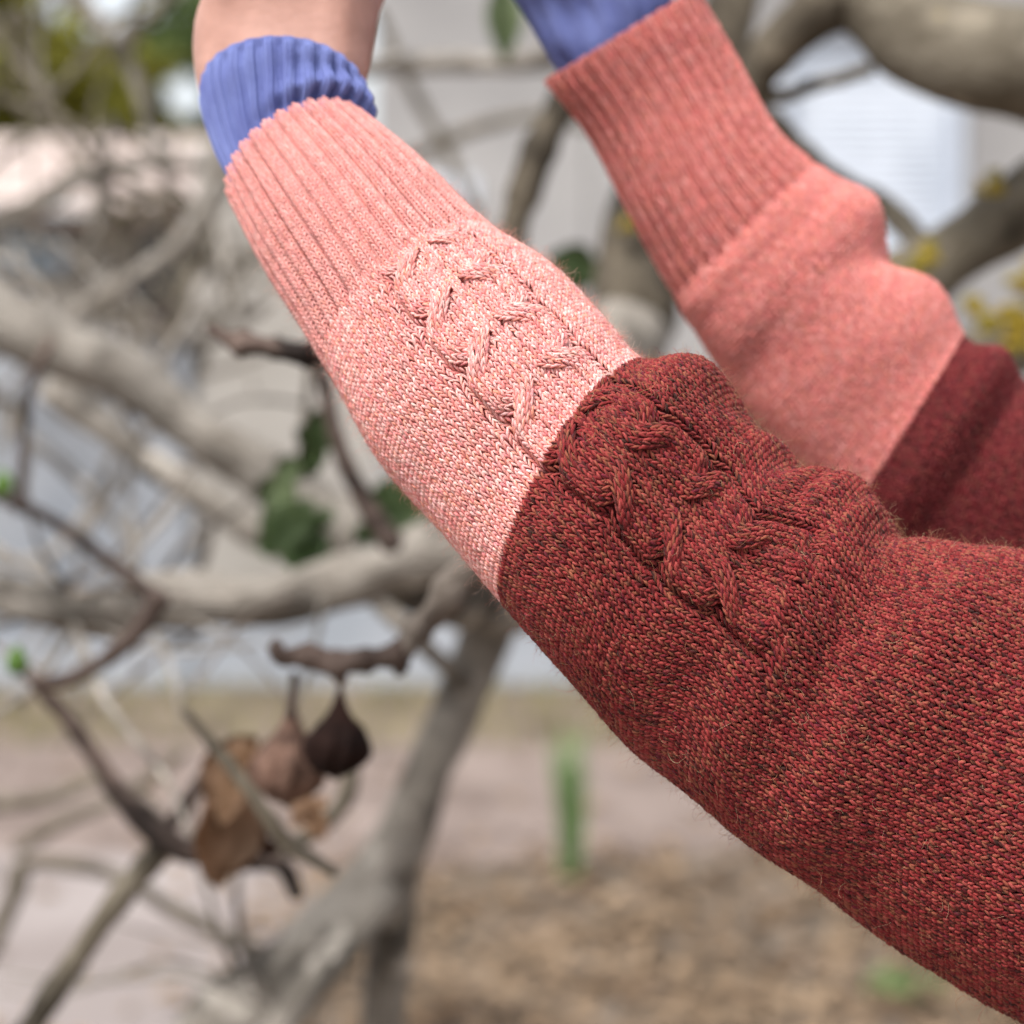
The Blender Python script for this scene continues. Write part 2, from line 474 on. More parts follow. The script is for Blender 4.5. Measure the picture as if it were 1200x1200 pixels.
# near sleeve: U = upper outline, L = lower outline
NEAR = Tube([
    (428, 138, 272, 236, 0.985, .62, .95, 124),
    (498, 196, 316, 318, 0.962, .54, .95, 124),
    (562, 258, 374, 410, 0.940, .47, .95, 124),
    (640, 312, 450, 540, 0.922, .40, .95, 124),
    (702, 370, 526, 628, 0.906, .33, .92, 124),
    (757, 423, 597, 706, 0.897, .28, .90, 125),
    (830, 432, 668, 796, 0.894, .25, .90, 154),
    (896, 512, 742, 872, 0.894, .22, .86, 134),
    (944, 540, 806, 925, 0.894, .20, .84, 162),
    (990, 570, 862, 968, 0.894, .18, .80, 142),
    (1028, 602, 912, 1006, 0.894, .15, .76, 148),
    (1062, 624, 968, 1050, 0.895, .12, .72, 154),
    (1120, 638, 1066, 1112, 0.897, .09, .66, 162),
    (1215, 654, 1185, 1186, 0.902, .05, .62, 170),
    (1330, 690, 1330, 1262, 0.902, .0, .60, 176),
    (1460, 740, 1475, 1290, 0.900, .0, .62, 176),
    (1620, 850, 1680, 1270, 0.900, .0, .8, 172),
    (1700, 900, 1790, 1230, 0.900, .0, .9, 160)],
    folds=[(7.95, 8, .36, 26, -7.0, -0.3), (9.25, 8, .62, 30, 8.0, -0.5), (10.75, 12, .45, 30, -5.5, -0.6), (5.85, 18, .5, 26, 2.5, 0.0),
           (12.0, 60, .7, 40, 5.0, -0.9), (12.3, 100, .6, 45, -5.0, -1.0), (8.4, 118, 1.0, 22, -2.5, 0.8), (10.2, 148, 1.1, 26, 2.5, 0.5), (3.1, 20, .5, 26, 1.2, 0), (13.2, 85, .5, 50, 4.0, -.5), (6.5, 20, .2, 22, -3.0, -.5), (7.2, 16, .2, 22, 2.5, -.5), (8.6, 24, .2, 20, -2.5, -.5), (9.9, 22, .22, 22, 2.5, -.5), (11.7, 70, .28, 46, -2.6, -.35), (12.8, 112, .3, 50, -3.0, -.45), (10.3, 80, .3, 26, -1.8, -.2)],
    wob=3.2, seed=5)
FAR = Tube([
    (812, -14, 640, 93, 1.145, 0.0, .95, 96),
    (862, 72, 690, 156, 1.145, 0.0, .95, 96),
    (906, 150, 738, 246, 1.14, -.02, .95, 96),
    (950, 192, 790, 342, 1.14, -.03, .95, 96),
    (998, 226, 828, 408, 1.138, -.03, .95, 99),
    (1024, 262, 856, 446, 1.136, -.03, .95, 102),
    (1052, 304, 884, 486, 1.134, -.03, .95, 104),
    (1088, 346, 930, 552, 1.132, -.02, .92, 108),
    (1129, 394, 985, 622, 1.13, -.02, .90, 112),
    (1172, 412, 1030, 672, 1.128, 0, .88, 116),
    (1198, 448, 1075, 716, 1.126, 0, .86, 120),
    (1270, 470, 1150, 760, 1.124, 0, .84, 124),
    (1420, 520, 1340, 830, 1.13, 0, .82, 124),
    (1560, 600, 1520, 900, 1.15, 0, .84, 120),
    (1720, 720, 1720, 1020, 1.19, 0, .9, 116)],
    folds=[(4.55, 8, .75, 34, 8, -.5), (5.8, 8, .5, 28, -7, -.7), (7.0, 8, .75, 34, 7, -.6), (5.0, 60, .5, 30, -2.5, -1.0), (4.3, 120, .5, 45, 2, .8), (3.3, 100, .22, 90, 2.4, 0), (2.97, 90, .09, 100, -1.6, 0), (7.8, 40, .4, 40, -3, -.5), (9.9, 50, .3, 50, -4, -.3), (8.9, 60, .4, 50, 5, -.2)],
    wob=2.2, seed=21)

PITCH_ROW = 0.00245
knitN = Knit(NEAR, PITCH_ROW, cable=None, rib_rows=0)
def row_at(t, s):
    return int(round(np.interp(s, t.tab_s, t.arc) / PITCH_ROW))
r_rib, r_col, r_end = row_at(NEAR, 2.2), row_at(NEAR, 5.0), row_at(NEAR, 13.7)
knitN = Knit(NEAR, PITCH_ROW, cable=(-8.0, r_rib + 1, r_rib + 1 + 11.8 * 8, 11.8, 1, 4), rib_rows=r_rib, period=4, rib_depth=2.0)
f_rib, f_col, f_end = row_at(FAR, 3.0), row_at(FAR, 8.0), row_at(FAR, 11.8)
knitF = Knit(FAR, PITCH_ROW, cable=None, rib_rows=f_rib, period=3, rib_depth=1.7)

PC, PM = (CORAL, CORAL_W, 0.8), (MAROON, MAROON_W, 1.0)
PCF = (CORAL * np.array([1.0, 0.91, 0.89]), np.array([0.34, 0.14, 0.02, 0.26, 0.08, 0.06, 0.10]), 0.55)  # same coral yarn, with the far sleeve's shade put into its colours
PMF = (MAROON * np.array([0.72, 0.62, 0.8]), MAROON_W, 0.7)  # same maroon yarn darkened: shading by the near sleeve painted in
def panel(name, knit, r0, r1, pal, parent, mat, fine=True):
    rng = np.random.default_rng(r0 + 17)
    if fine:
        parts = [knit.legs(r0, r1, pal, 5, 5, (-14, 194), rng, .45 if name == 'ribbed_cuff' else 1.0), knit.legs(r0, r1, pal, 3, 3, (194, 346), rng)]
    else:
        parts = [knit.legs(r0, r1, pal, 3, 4, (-14, 194), rng), knit.legs(r0, r1, pal, 3, 3, (194, 346), rng)]
    V, Q, C = join_np(parts)
    return link(name, np_mesh(name, V, Q, True, C), parent, mat)

def lining(knit, s0, s1, ns, parent_name, pal_split, h_m, parent):
    V, Q = shell(knit.t, s0, s1, ns, 160, -h_m)
    ss = np.repeat(np.linspace(s0, s1, ns), 160)
    rng = np.random.default_rng(4)
    c = np.where((ss < pal_split)[:, None], np.array([0.50, 0.13, 0.11]), np.array([0.10, 0.012, 0.014])) * rng.normal(1, 0.15, (len(ss), 1))  # darker than the yarn itself: shade of the stitch gaps painted in
    return link(parent_name, np_mesh(parent_name, V, Q, True, c), parent, M['fuzz'])

# ------------------------------------------------------------------ setting: ground, path, walls
def box(bm, x0, x1, y0, y1, z0, z1, mat_rot=None):
    vs = [bm.verts.new((x, y, z)) for z in (z0, z1) for y in (y0, y1) for x in (x0, x1)]
    for f in ((0, 2, 3, 1), (4, 5, 7, 6), (0, 1, 5, 4), (2, 6, 7, 3), (0, 4, 6, 2), (1, 3, 7, 5)):
        bm.faces.new([vs[k] for k in f])
def bm_obj(name, bm, mat, parent=None, smooth=False, bevel=0):
    if bevel:
        bmesh.ops.bevel(bm, geom=bm.edges[:], offset=bevel, segments=1, affect='EDGES', profile=0.5)
    me = bpy.data.meshes.new(name)
    bmesh.ops.recalc_face_normals(bm, faces=bm.faces[:])
    bm.to_mesh(me); bm.free()
    if smooth:
        me.polygons.foreach_set('use_smooth', [True] * len(me.polygons))
    return link(name, me, parent, mat)
def sheet(name, pts, z, mat, n=None):
    bm = bmesh.new()
    bm.faces.new([bm.verts.new((p[0], p[1], z)) for p in pts])
    o = bm_obj(name, bm, mat)
    return o

M['soil'] = simple('bare_soil', (0.11, 0.085, 0.06), 0.95, (0.24, 0.19, 0.15), 3.0, 0.8, 9, dist=0.03)
M['paving'] = simple('pinkish_paving', (0.25, 0.212, 0.198), 0.9, (0.34, 0.298, 0.285), 1.3, 0.5, 14, dist=0.01)
M['wallpaint'] = simple('grey_render', (0.27, 0.262, 0.26), 0.9, (0.38, 0.368, 0.36), 1.1, 0.4, 18, dist=0.01)
M['bluegrey'] = simple('blue_grey_render', (0.22, 0.24, 0.27), 0.85, (0.32, 0.335, 0.36), 1.6, 0.3, 18, dist=0.01)
M['plinth'] = simple('pale_plinth', (0.30, 0.325, 0.36), 0.8, (0.38, 0.40, 0.435), 2.0, 0.3, 18, dist=0.01)
M['white'] = simple('white_paint', (0.46, 0.50, 0.57), 0.6, (0.60, 0.64, 0.71), 2.2, lo=.42, hi=.58)
M['roof'] = simple('pink_roof_tile', (0.52, 0.42, 0.38), 0.85, (0.62, 0.53, 0.49), 3, 0.4, 30)
M['dark'] = simple('dark_pane', (0.02, 0.022, 0.03), 0.2)
M['bluepane'] = simple('blue_pane', (0.20, 0.30, 0.40), 0.3)
M['cream'] = simple('cream_wall', (0.31, 0.29, 0.26), 0.9, (0.40, 0.375, 0.345), 1.5, 0.3, 16)
M['wood_dark'] = simple('dark_eaves', (0.10, 0.07, 0.055), 0.8, (0.16, 0.11, 0.09), 8)

ground = sheet('ground', [(-300, -60), (300, -60), (300, 400), (-300, 400)], 0.0, M['soil'])
tag(ground, kind='structure')
yA, yB = gnd(600, 884).y, gnd(600, 1035).y
M['earth'] = simple('trodden_earth', (0.17, 0.13, 0.112), 0.95, (0.27, 0.215, 0.19), 2.6, 0.6, 14, dist=0.01)
path = sheet('path', [(-30, yB - 1.1), (-1.5, yB - 0.9), (-0.55, yB), (0.1, yB + .3), (1.2, yB + 0.55), (30, yB + 0.6), (30, yA), (-30, yA + .4)], 0.004, M['earth'])
tag(path, kind='structure')
pave = sheet('pavement', [(-40, 2.0), (-1.2, 2.0), (-0.75, 4.4), (-0.42, 5.4), (-0.36, yB - 0.05), (-1.0, yB + 0.35), (-30, yB + 0.5)], 0.008, M['paving'])
tag(pave, kind='structure')

# low rendered wall and tall pale building at the back of the yard
yW = gnd(600, 806).y
lw = tag(empty('low_wall', (-3.5, yW, 0)), 'low blue grey rendered wall behind the branches at the left', 'wall')
xs = np.linspace(-9.0, P(222, 600, yW).x, 6)
for k in range(5):
    bm = bmesh.new(); box(bm, xs[k] + .004, xs[k + 1] - .004, yW, yW + 0.2, 0.22, 1.62 + 0.006 * k); bm_obj('wall_panel', bm, M['bluegrey'], lw, bevel=0.012)
bm = bmesh.new(); box(bm, xs[0], xs[-1], yW - 0.03, yW + 0.23, 0, 0.218); bm_obj('plinth', bm, M['plinth'], lw, bevel=0.01)
bm = bmesh.new(); box(bm, xs[0], xs[-1], yW - 0.04, yW + 0.24, 1.648, 1.70); bm_obj('coping', bm, M['wallpaint'], lw, bevel=0.01)

x0 = xs[-1] + 0.01
bd = tag(empty('pale_building', (x0 + 4, yW + 0.1, 0)), 'tall pale grey rendered building filling the back of the yard', 'building')
wx0, wx1 = P(908, 0, yW).x, P(1128, 0, yW).x
wz0, wz1 = P(0, 322, yW).z, P(0, 28, yW).z
def wall_piece(xa, xb, za, zb, mat=M['wallpaint']):
    bm = bmesh.new(); box(bm, xa, xb, yW + 0.06, yW + 0.40, za, zb); bm_obj('wall_panel', bm, mat, bd, bevel=0.008)
seams = [x0, P(440, 0, yW).x, P(690, 0, yW).x, wx0 - 0.002]
for k in range(3):
    wall_piece(seams[k] + .003, seams[k + 1] - .003, 0.42, P(0, 168, yW).z if k == 0 else 6.0, M['cream'] if k == 0 else M['wallpaint'])
wall_piece(wx0 + .003, wx1 - .003, 0.42, wz0); wall_piece(wx0 + .003, wx1 - .003, wz1, 6.0)
wall_piece(wx1 + .003, wx1 + 6, 0.42, 6.0)
bm = bmesh.new(); box(bm, x0, wx1 + 6, yW + 0.01, yW + 0.42, 0, 0.417); bm_obj('plinth', bm, M['plinth'], bd, bevel=0.01)
bm = bmesh.new()
t = 0.05
box(bm, wx0, wx0 + t, yW + .03, yW + .2, wz0, wz1); box(bm, wx1 - t, wx1, yW + .03, yW + .2, wz0, wz1)
box(bm, wx0 + t + .001, wx1 - t - .001, yW + .03, yW + .2, wz0, wz0 + t); box(bm, wx0 + t + .001, wx1 - t - .001, yW + .03, yW + .2, wz1 - t, wz1)
wf = bm_obj('window', bm, M['white'], bd)
bm = bmesh.new(); nb = 26; bh = (wz1 - wz0 - 2 * t) / nb
for k in range(nb):
    z = wz0 + t + k * bh
    vs = [bm.verts.new((x, yW + .12 + dy, z + dz)) for x in (wx0 + t + .004, wx1 - t - .004) for dy, dz in ((0, 0), (0.018, bh * 0.98))]
    bm.faces.new([vs[0], vs[2], vs[3], vs[1]])
bm_obj('white_blind', bm, M['white'], wf)
bm = bmesh.new(); box(bm, P(505, 0, yW).x, P(560, 0, yW).x, yW + 0.03, yW + 0.058, P(0, 330, yW).z, P(0, 210, yW).z); bm_obj('vent_cover', bm, M['white'], bd, bevel=.006)

# house beyond the low wall
yH = 16.0
hs = tag(empty('tiled_house', (P(60, 0, yH).x, yH, 0)), 'small house with pale pink tiled roof and dark window beyond the low wall', 'house')
hxa, hxb = P(-560, 0, yH).x, P(262, 0, yH).x
ze, zr = P(0, 252, yH).z, P(0, 160, yH + 1.6).z
bm = bmesh.new(); box(bm, hxa, hxb, yH, yH + 4, 0, ze); bm_obj('wall', bm, M['cream'], hs)
nt_ = 26
for k in range(nt_):
    xa, xb = hxa - 0.3 + (hxb + .25 - hxa + 0.3) * k / nt_, hxa - 0.3 + (hxb + .25 - hxa + 0.3) * (k + 1) / nt_ - 0.01
    for j in range(4):
        f0, f1 = j / 4, (j + 1.12) / 4
        bm = bmesh.new()
        ya, yb = yH - 0.45 + 2.45 * f0, yH - 0.45 + 2.45 * min(f1, 1.0)
        za, zb = ze + (zr - ze) * f0 + 0.03 * j % 0.02, ze + (zr - ze) * min(f1, 1.0)
        c = [(xa, ya, za + .06), (xb, ya, za + .06), (xb, yb, zb + .02), (xa, yb, zb + .02)]
        up = [bm.verts.new(p) for p in c]; dn = [bm.verts.new((p[0], p[1], p[2] - 0.04)) for p in c]
        bm.faces.new(up); bm.faces.new(dn[::-1])
        for q in range(4): bm.faces.new([up[q], dn[q], dn[(q + 1) % 4], up[(q + 1) % 4]])
        bm_obj('roof_tile', bm, M['roof'], hs)
bm = bmesh.new(); box(bm, hxa - .3, hxb + .25, yH - 0.42, yH - 0.003, ze - 0.10, ze - 0.02); bm_obj('eaves', bm, M['wood_dark'], hs)
def house_window(xa, xb, ya, yb, mat):
    xa, xb, za, zb = P(xa, 0, yH).x, P(xb, 0, yH).x, P(0, yb, yH).z, P(0, ya, yH).z
    bm = bmesh.new(); box(bm, xa - .05, xb + .05, yH - .04, yH - .004, za - .05, zb + .05)
    w = bm_obj('window', bm, M['white'] if mat is M['bluepane'] else M['wood_dark'], hs)
    bm = bmesh.new(); box(bm, xa, xb, yH - .05, yH - .042, za, zb); bm_obj('pane', bm, mat, w)
house_window(12, 72, 268, 330, M['bluepane'])
house_window(152, 222, 266, 364, M['dark'])
house_window(152, 222, 382, 470, M['dark'])

# ------------------------------------------------------------------ trees
def limb_mesh(pts, segs=14, steps=7, rough=0.10, seed=0, knots=0.0, hang=False):
    """pts: (x, y, r, d) in photograph pixels and metres of depth -> a knobbly tapered limb"""
    pts = [tuple(p) for p in pts]
    A = np.array([[*P(p[0], p[1], p[3]), p[2] * p[3] / FPX] for p in pts])
    n = (len(pts) - 1) * steps + 1
    T = cr_spline(np.linspace(0, len(pts) - 1, n), A)
    C, R = T[:, :3], np.maximum(T[:, 3], 0.0008)
    tan = np.gradient(C, axis=0); tan /= np.linalg.norm(tan, axis=1, keepdims=True)
    ref = np.array([0.31, 0.9, 0.3]); b1 = np.cross(tan, ref); b1 /= np.linalg.norm(b1, axis=1, keepdims=True); b2 = np.cross(tan, b1)
    rng = np.random.default_rng(seed + 100)
    ph = np.arange(segs) * 2 * np.pi / segs
    L = np.r_[0, np.cumsum(np.linalg.norm(np.diff(C, axis=0), axis=1))]
    k = np.zeros((n, segs))
    for q in range(6):
        f = rng.uniform(0.25, 1.6) / R.mean(); m = rng.integers(0, 4)
        k += rough / 2.4 * np.sin(f * L[:, None] + m * ph[None] + rng.uniform(0, 6.28))
    if knots:
        step = R.mean() * 3.2
        k += knots * np.exp(-((((L + rng.uniform(0, step)) % step) - step / 2) / (step * 0.16)) ** 2)[:, None]
    rad = R[:, None] * (1 + k)
    V = C[:, None] + rad[..., None] * (np.cos(ph)[None, :, None] * b1[:, None] + np.sin(ph)[None, :, None] * b2[:, None])
    V = V.reshape(-1, 3); Q = grid_quads(n, segs)
    # rounded ends: two closing rings
    tip0, tip1 = C[0] - tan[0] * R[0] * 0.5, C[-1] + tan[-1] * R[-1] * 0.5
    V = np.vstack([V, np.repeat(tip0[None], segs, 0) + (V[:segs] - C[0]) * 0.3, np.repeat(tip1[None], segs, 0) + (V[n * segs - segs:n * segs] - C[-1]) * 0.3])
    a = n * segs
    j = np.arange(segs); j2 = (j + 1) % segs
    e0 = np.stack([a + j, a + j2, j2, j], -1)
    b = (n - 1) * segs
    e1 = np.stack([b + j, b + j2, a + segs + j2, a + segs + j], -1)
    return V, np.vstack([Q, e0, e1])
LIMB = [0]
GROWN = {}
def from_limb(parent, x, y, rnd, reach=260):
    near = [p for p in GROWN[parent.name] if abs(p[0] - x) + abs(p[1] - y) < reach]
    return rnd.choice(near or sorted(GROWN[parent.name], key=lambda p: abs(p[0] - x) + abs(p[1] - y))[:3])
def limb(name, pts, parent, mat='bark', d=None, **kw):
    LIMB[0] += 1
    if d is not None: pts = [(*p, d) for p in pts]
    if name != 'twig': GROWN.setdefault(parent.name, []).extend([(p[0], p[1], p[3]) for p in cr_spline(np.linspace(0, len(pts) - 1, len(pts) * 4), np.array(pts, float))])
    if name != 'twig': kw.setdefault('knots', .07)
    V, Q = limb_mesh(pts, seed=LIMB[0], **kw)
    return link(name, np_mesh(name, V, Q, True), parent, M[mat])

def leaf_mesh(center, L, W, dirv, nrm, lobes=True, curl=0.25, seed=0):
    """a lobed fig leaf, slightly curled and with thickness"""
    rng = random.Random(seed)
    d = Vector(dirv).normalized(); n = Vector(nrm); n = (n - d * n.dot(d)).normalized(); s = d.cross(n)
    out = [(0, .06), (.10, .34), (.26, .30), (.34, .50), (.52, .42), (.50, .26), (.66, .30), (.84, .22), (1, 0)] if lobes else [(0, .04), (.12, .25), (.3, .43), (.5, .5), (.7, .4), (.88, .2), (1, 0)]
    bm = bmesh.new(); rows = []
    for t, w in out:
        row = []
        for u in (-1, -.5, 0, .5, 1):
            x = t + (0.05 * rng.uniform(-1, 1) if abs(u) == 1 else 0)
            p = Vector(center) + d * (x * L) + s * (u * w * W * 1.05) + n * (curl * L * (u * u * w - (t - .4) ** 2 * .8) + (0.02 if curl < .3 else .075) * L * rng.uniform(-1, 1))
            row.append(bm.verts.new(p))
        rows.append(row)
    for a, b in zip(rows, rows[1:]):
        for k in range(4):
            bm.faces.new([a[k], a[k + 1], b[k + 1], b[k]])
    g = bmesh.ops.solidify(bm, geom=bm.faces[:], thickness=0.0007)
    return bm
def leaf(name, parent, mat, px, py, dep, L, W, dirpx, nrm=(0.1, -1, 0.3), lobes=True, curl=.25, seed=0):
    c = P(px, py, dep); e = P(px + dirpx[0], py + dirpx[1], dep)
    return bm_obj(name, leaf_mesh(c, L, W, (e - c), nrm, lobes, curl, seed), M[mat], parent, True)

fig = tag(empty('fig_tree', (P(250, 1210, 2.2).x, P(250, 1210, 2.2).y, 0)), 'bare grey fig tree with thick crooked limbs behind the sleeves', 'tree')
# trunk from the soil, up behind the near sleeve
limb('trunk', [(-20, 2450, 70, 2.25), (40, 1900, 62, 2.25), (140, 1420, 48, 2.22), (250, 1212, 42, 2.2), (320, 1150, 40, 2.2), (390, 1090, 40, 2.2), (440, 1030, 36, 2.2), (482, 950, 32, 2.2), (515, 880, 29, 2.2), (545, 800, 29, 2.2), (573, 735, 32, 2.2), (592, 690, 44, 2.2), (640, 600, 48, 2.2), (700, 480, 50, 2.25), (742, 380, 48, 2.3)], fig, rough=.12)
limb('branch', [(470, 985, 30, 2.22), (464, 1040, 27, 2.24), (458, 1100, 25, 2.26), (446, 1200, 25, 2.3), (430, 1400, 26, 2.34), (400, 1900, 30, 2.4)], fig)
limb('branch', [(455, 1045, 22, 2.18), (405, 1105, 21, 2.14), (345, 1180, 21, 2.1), (280, 1290, 22, 2.1), (180, 1500, 24, 2.1)], fig)
limb('branch', [(-180, 300, 44), (-60, 352, 43), (60, 402, 38), (150, 446, 33), (230, 505, 29), (310, 558, 29), (390, 606, 36), (470, 655, 50), (560, 690, 52)], fig, d=2.12, rough=.12)
limb('branch', [(-160, 650, 24), (-10, 690, 24), (60, 714, 26), (130, 716, 28), (180, 702, 31), (280, 706, 31), (380, 691, 31), (460, 661, 32), (540, 630, 38), (620, 600, 46)], fig, d=2.0, rough=.12)
limb('branch', [(60, 455, 20), (120, 500, 19), (180, 545, 19), (250, 590, 18), (320, 630, 20), (420, 660, 24)], fig, d=2.42)
limb('branch', [(545, 712, 24, 2.15), (600, 716, 26, 2.15), (680, 690, 28, 2.15)], fig)
limb('branch', [(742, 380, 48, 2.3), (738, 330, 48, 2.34), (752, 270, 44, 2.36), (790, 200, 38, 2.4), (830, 90, 34, 2.4), (880, -60, 32, 2.4)], fig, 'bark_brown', rough=.16)
limb('branch', [(592, 330, 16, 2.0), (603, 265, 17, 2.0), (626, 192, 20, 2.0), (655, 128, 19, 2.0), (690, 60, 19, 2.02), (740, -60, 20, 2.05)], fig, 'bark_brown', knots=.2)
limb('branch', [(1400, 130, 76, 1.9), (1290, 88, 74, 1.9), (1215, 76, 71, 1.9), (1150, 66, 68, 1.9), (1085, 44, 58, 1.92), (1025, 8, 46, 1.95), (960, -30, 40, 2.0), (890, -110, 36, 2.05)], fig, 'bark_olive', rough=.05)
limb('branch', [(1010, -20, 34, 1.96), (965, 8, 32, 1.96), (915, 52, 29, 1.98), (884, 96, 24, 2.0), (868, 150, 22, 2.02), (850, 230, 22, 2.05), (800, 330, 26, 2.15)], fig, 'bark_brown', knots=.1)
limb('branch', [(895, 110, 10, 2.0), (922, 112, 9, 2.0), (955, 100, 8, 1.98), (985, 92, 8, 1.95), (1020, 80, 9, 1.93)], fig, 'bark_olive')
limb('branch', [(890, 130, 13, 2.05), (915, 150, 13, 2.05), (940, 180, 14, 2.05), (985, 215, 14, 2.05), (1040, 245, 14, 2.05), (1090, 300, 16, 2.0)], fig, 'bark_olive')
limb('branch', [(1360, 130, 44, 2.0), (1215, 228, 43, 2.0), (1150, 275, 43, 2.0), (1092, 318, 42, 2.0), (1040, 350, 44, 2.0), (940, 420, 48, 2.1), (820, 520, 50, 2.2), (700, 640, 48, 2.2)], fig, 'bark_olive')
limb('branch', [(1330, 330, 46, 2.3), (1220, 385, 44, 2.3), (1160, 420, 44, 2.3), (1060, 490, 44, 2.3)], fig, 'bark_olive')
for k, (x, y, w, h, d) in enumerate([(1166, 214, 22, 13, 1.925), (1078, 306, 25, 17, 1.925), (1168, 378, 36, 24, 2.225), (1205, 330, 26, 16, 2.23), (735, 262, 14, 12, 2.285), (1190, 405, 26, 18, 2.22)]):
    bm = bmesh.new(); rl = random.Random(k); c = P(x, y, d)
    for q in range(16):
        g = bmesh.ops.create_icosphere(bm, subdivisions=2, radius=1)
        ox, oz, sz = rl.gauss(0, .42), rl.gauss(0, .42), rl.uniform(.18, .42)
        for v in g['verts']:
            u = v.co.copy(); f = 1 + .35 * mnoise.noise(u * 2.2 + Vector((k * 9, q, 0)))
            v.co = c + Vector(((u.x * sz * f + ox) * w, u.y * 5 * f + 6 * (ox * ox + oz * oz), (u.z * sz * f + oz) * h)) * d / FPX
    bm_obj('lichen_patch', bm, M['lichen'], fig, True)
# twig that carries the dry figs
limb('twig', [(322, 750, 5), (329, 767, 10), (356, 769, 11), (398, 777, 14), (440, 772, 14), (474, 764, 15)], fig, 'bark_dark', d=1.38, knots=.34, rough=.26)
limb('twig', [(468, 768, 13), (480, 752, 16), (500, 726, 17), (540, 682, 18), (580, 640, 19), (640, 590, 20)], fig, 'bark_mid', d=1.38, knots=.34, rough=.24)
limb('twig', [(474, 764, 11), (470, 782, 8), (466, 790, 5)], fig, 'bark_dark', d=1.38, rough=.2)
limb('twig', [(398, 776, 12), (399, 792, 8), (399, 800, 6)], fig, 'bark_dark', d=1.38, rough=.2)
limb('twig', [(243, 384, 4), (268, 396, 11), (300, 405, 12), (340, 412, 12), (388, 420, 13), (470, 440, 15), (560, 470, 17)], fig, 'bark_dark', d=1.38, knots=.36, rough=.24)
limb('twig', [(372, 418, 9), (384, 470, 9), (400, 530, 10), (425, 585, 12), (462, 640, 14)], fig, 'bark_dark', d=1.8, knots=.12)
limb('twig', [(188, 700, 15), (152, 750, 11), (92, 792, 9), (50, 800, 8), (28, 792, 6)], fig, 'bark_dark', d=1.73, knots=.12)
limb('twig', [(42, 800, 8), (92, 860, 10), (140, 930, 13), (196, 985, 17), (250, 1003, 14), (325, 1012, 12), (350, 1050, 9)], fig, 'bark_dark', d=1.75, knots=.1)
limb('twig', [(200, 980, 17), (150, 1040, 14), (100, 1108, 14), (45, 1190, 15), (-20, 1290, 17)], fig, 'bark_olive', d=1.76, knots=.12)
limb('twig', [(196, 975, 9), (240, 908, 9), (262, 880, 7)], fig, 'bark_dark', d=1.76)
limb('twig', [(216, 832, 5), (250, 874, 7), (292, 925, 9), (335, 985, 9), (392, 1022, 7)], fig, 'bark_olive', d=1.48, knots=.08)
limb('twig', [(414, 890, 9), (404, 936, 11), (376, 968, 11), (330, 1000, 9)], fig, 'bark_olive', d=1.8)
limb('twig', [(-40, 560, 6), (5, 585, 7), (64, 612, 8), (140, 668, 9), (190, 705, 10)], fig, 'bark_dark', d=1.95)
limb('twig', [(22, 600, 6), (27, 530, 6), (35, 455, 6), (60, 400, 6)], fig, 'bark_dark', d=2.0)
limb('twig', [(-20, 1130, 10), (18, 1045, 11), (34, 1012, 9), (130, 1024, 9), (210, 1070, 9), (310, 1118, 9), (400, 1140, 8)], fig, 'bark_olive', d=2.7)
limb('twig', [(-20, 945, 9), (60, 935, 9), (120, 915, 9), (190, 960, 10)], fig, 'bark_olive', d=2.9)
limb('twig', [(20, 995, 9), (80, 960, 8), (150, 930, 8), (215, 880, 7)], fig, 'bark_olive', d=3.0)
limb('twig', [(420, 80, 11), (470, 76, 11), (540, 74, 12), (600, 72, 11), (660, 60, 11)], fig, d=2.9)
limb('twig', [(345, 790, 5), (343, 815, 5), (340, 840, 7)], fig, 'bark_dark', d=1.39)
limb('twig', [(545, 800, 12, 2.1), (500, 760, 11, 2.0), (440, 700, 11, 2.0), (410, 650, 10, 2.0)], fig)
rt = random.Random(12)
for k in range(64):
    x, y, d = from_limb(fig, rt.uniform(-30, 330), rt.uniform(420, 1150), rt)
    a = rt.uniform(0, 6.28); L = rt.uniform(60, 130); r = rt.uniform(2.2, 5.2); dd = rt.uniform(-.14, .2)
    p1 = (x + L * math.cos(a), y + L * math.sin(a)); a += rt.uniform(-.6, .6)
    p2 = (p1[0] + L * math.cos(a), p1[1] + L * math.sin(a)); a += rt.uniform(-.5, .5)
    p3 = (p2[0] + .7 * L * math.cos(a), p2[1] + .7 * L * math.sin(a))
    if max(p1[0], p2[0], p3[0]) > 420: continue
    limb('twig', [(x, y, r * 1.2, d), (*p1, r, d + dd), (*p2, r * .75, d + 1.7 * dd), (*p3, r * .45, d + 2 * dd)], fig, rt.choice(['bark_olive', 'bark', 'bark', 'bark_mid']), segs=8, steps=5, knots=.12)
# branch out of the top of the picture that both hands hold
limb('branch', [(-300, -330, 40, 1.08), (150, -285, 34, 1.05), (420, -262, 32, 1.06), (720, -240, 32, 1.13), (1000, -220, 36, 1.3), (1300, -100, 44, 1.6), (1420, 120, 60, 1.9)], fig, 'bark_olive')
# leaves that stayed on
leaf('leaf', fig, 'leaf', 383, 480, 1.95, .065, .042, (-45, 150), seed=3)
leaf('leaf', fig, 'leaf_pale', 348, 535, 2.05, .10, .05, (-55, 160), (-.6, -1, .2), seed=4)
leaf('leaf', fig, 'leaf', 330, 590, 2.0, .075, .08, (30, 60), seed=5)
leaf('leaf', fig, 'leaf', 640, 300, 2.5, .075, .055, (60, 25), seed=6, lobes=False)
leaf('leaf', fig, 'leaf', 640, 318, 2.55, .06, .05, (40, 45), seed=8, lobes=False)
leaf('leaf', fig, 'leaf_pale', 588, -20, 2.6, .095, .045, (3, 60), seed=7, lobes=False)
leaf('leaf', fig, 'leaf', 455, 560, 2.0, .10, .09, (25, 80), seed=9)
leaf('leaf', fig, 'leaf', 470, 590, 2.05, .10, .08, (-10, 80), seed=10)
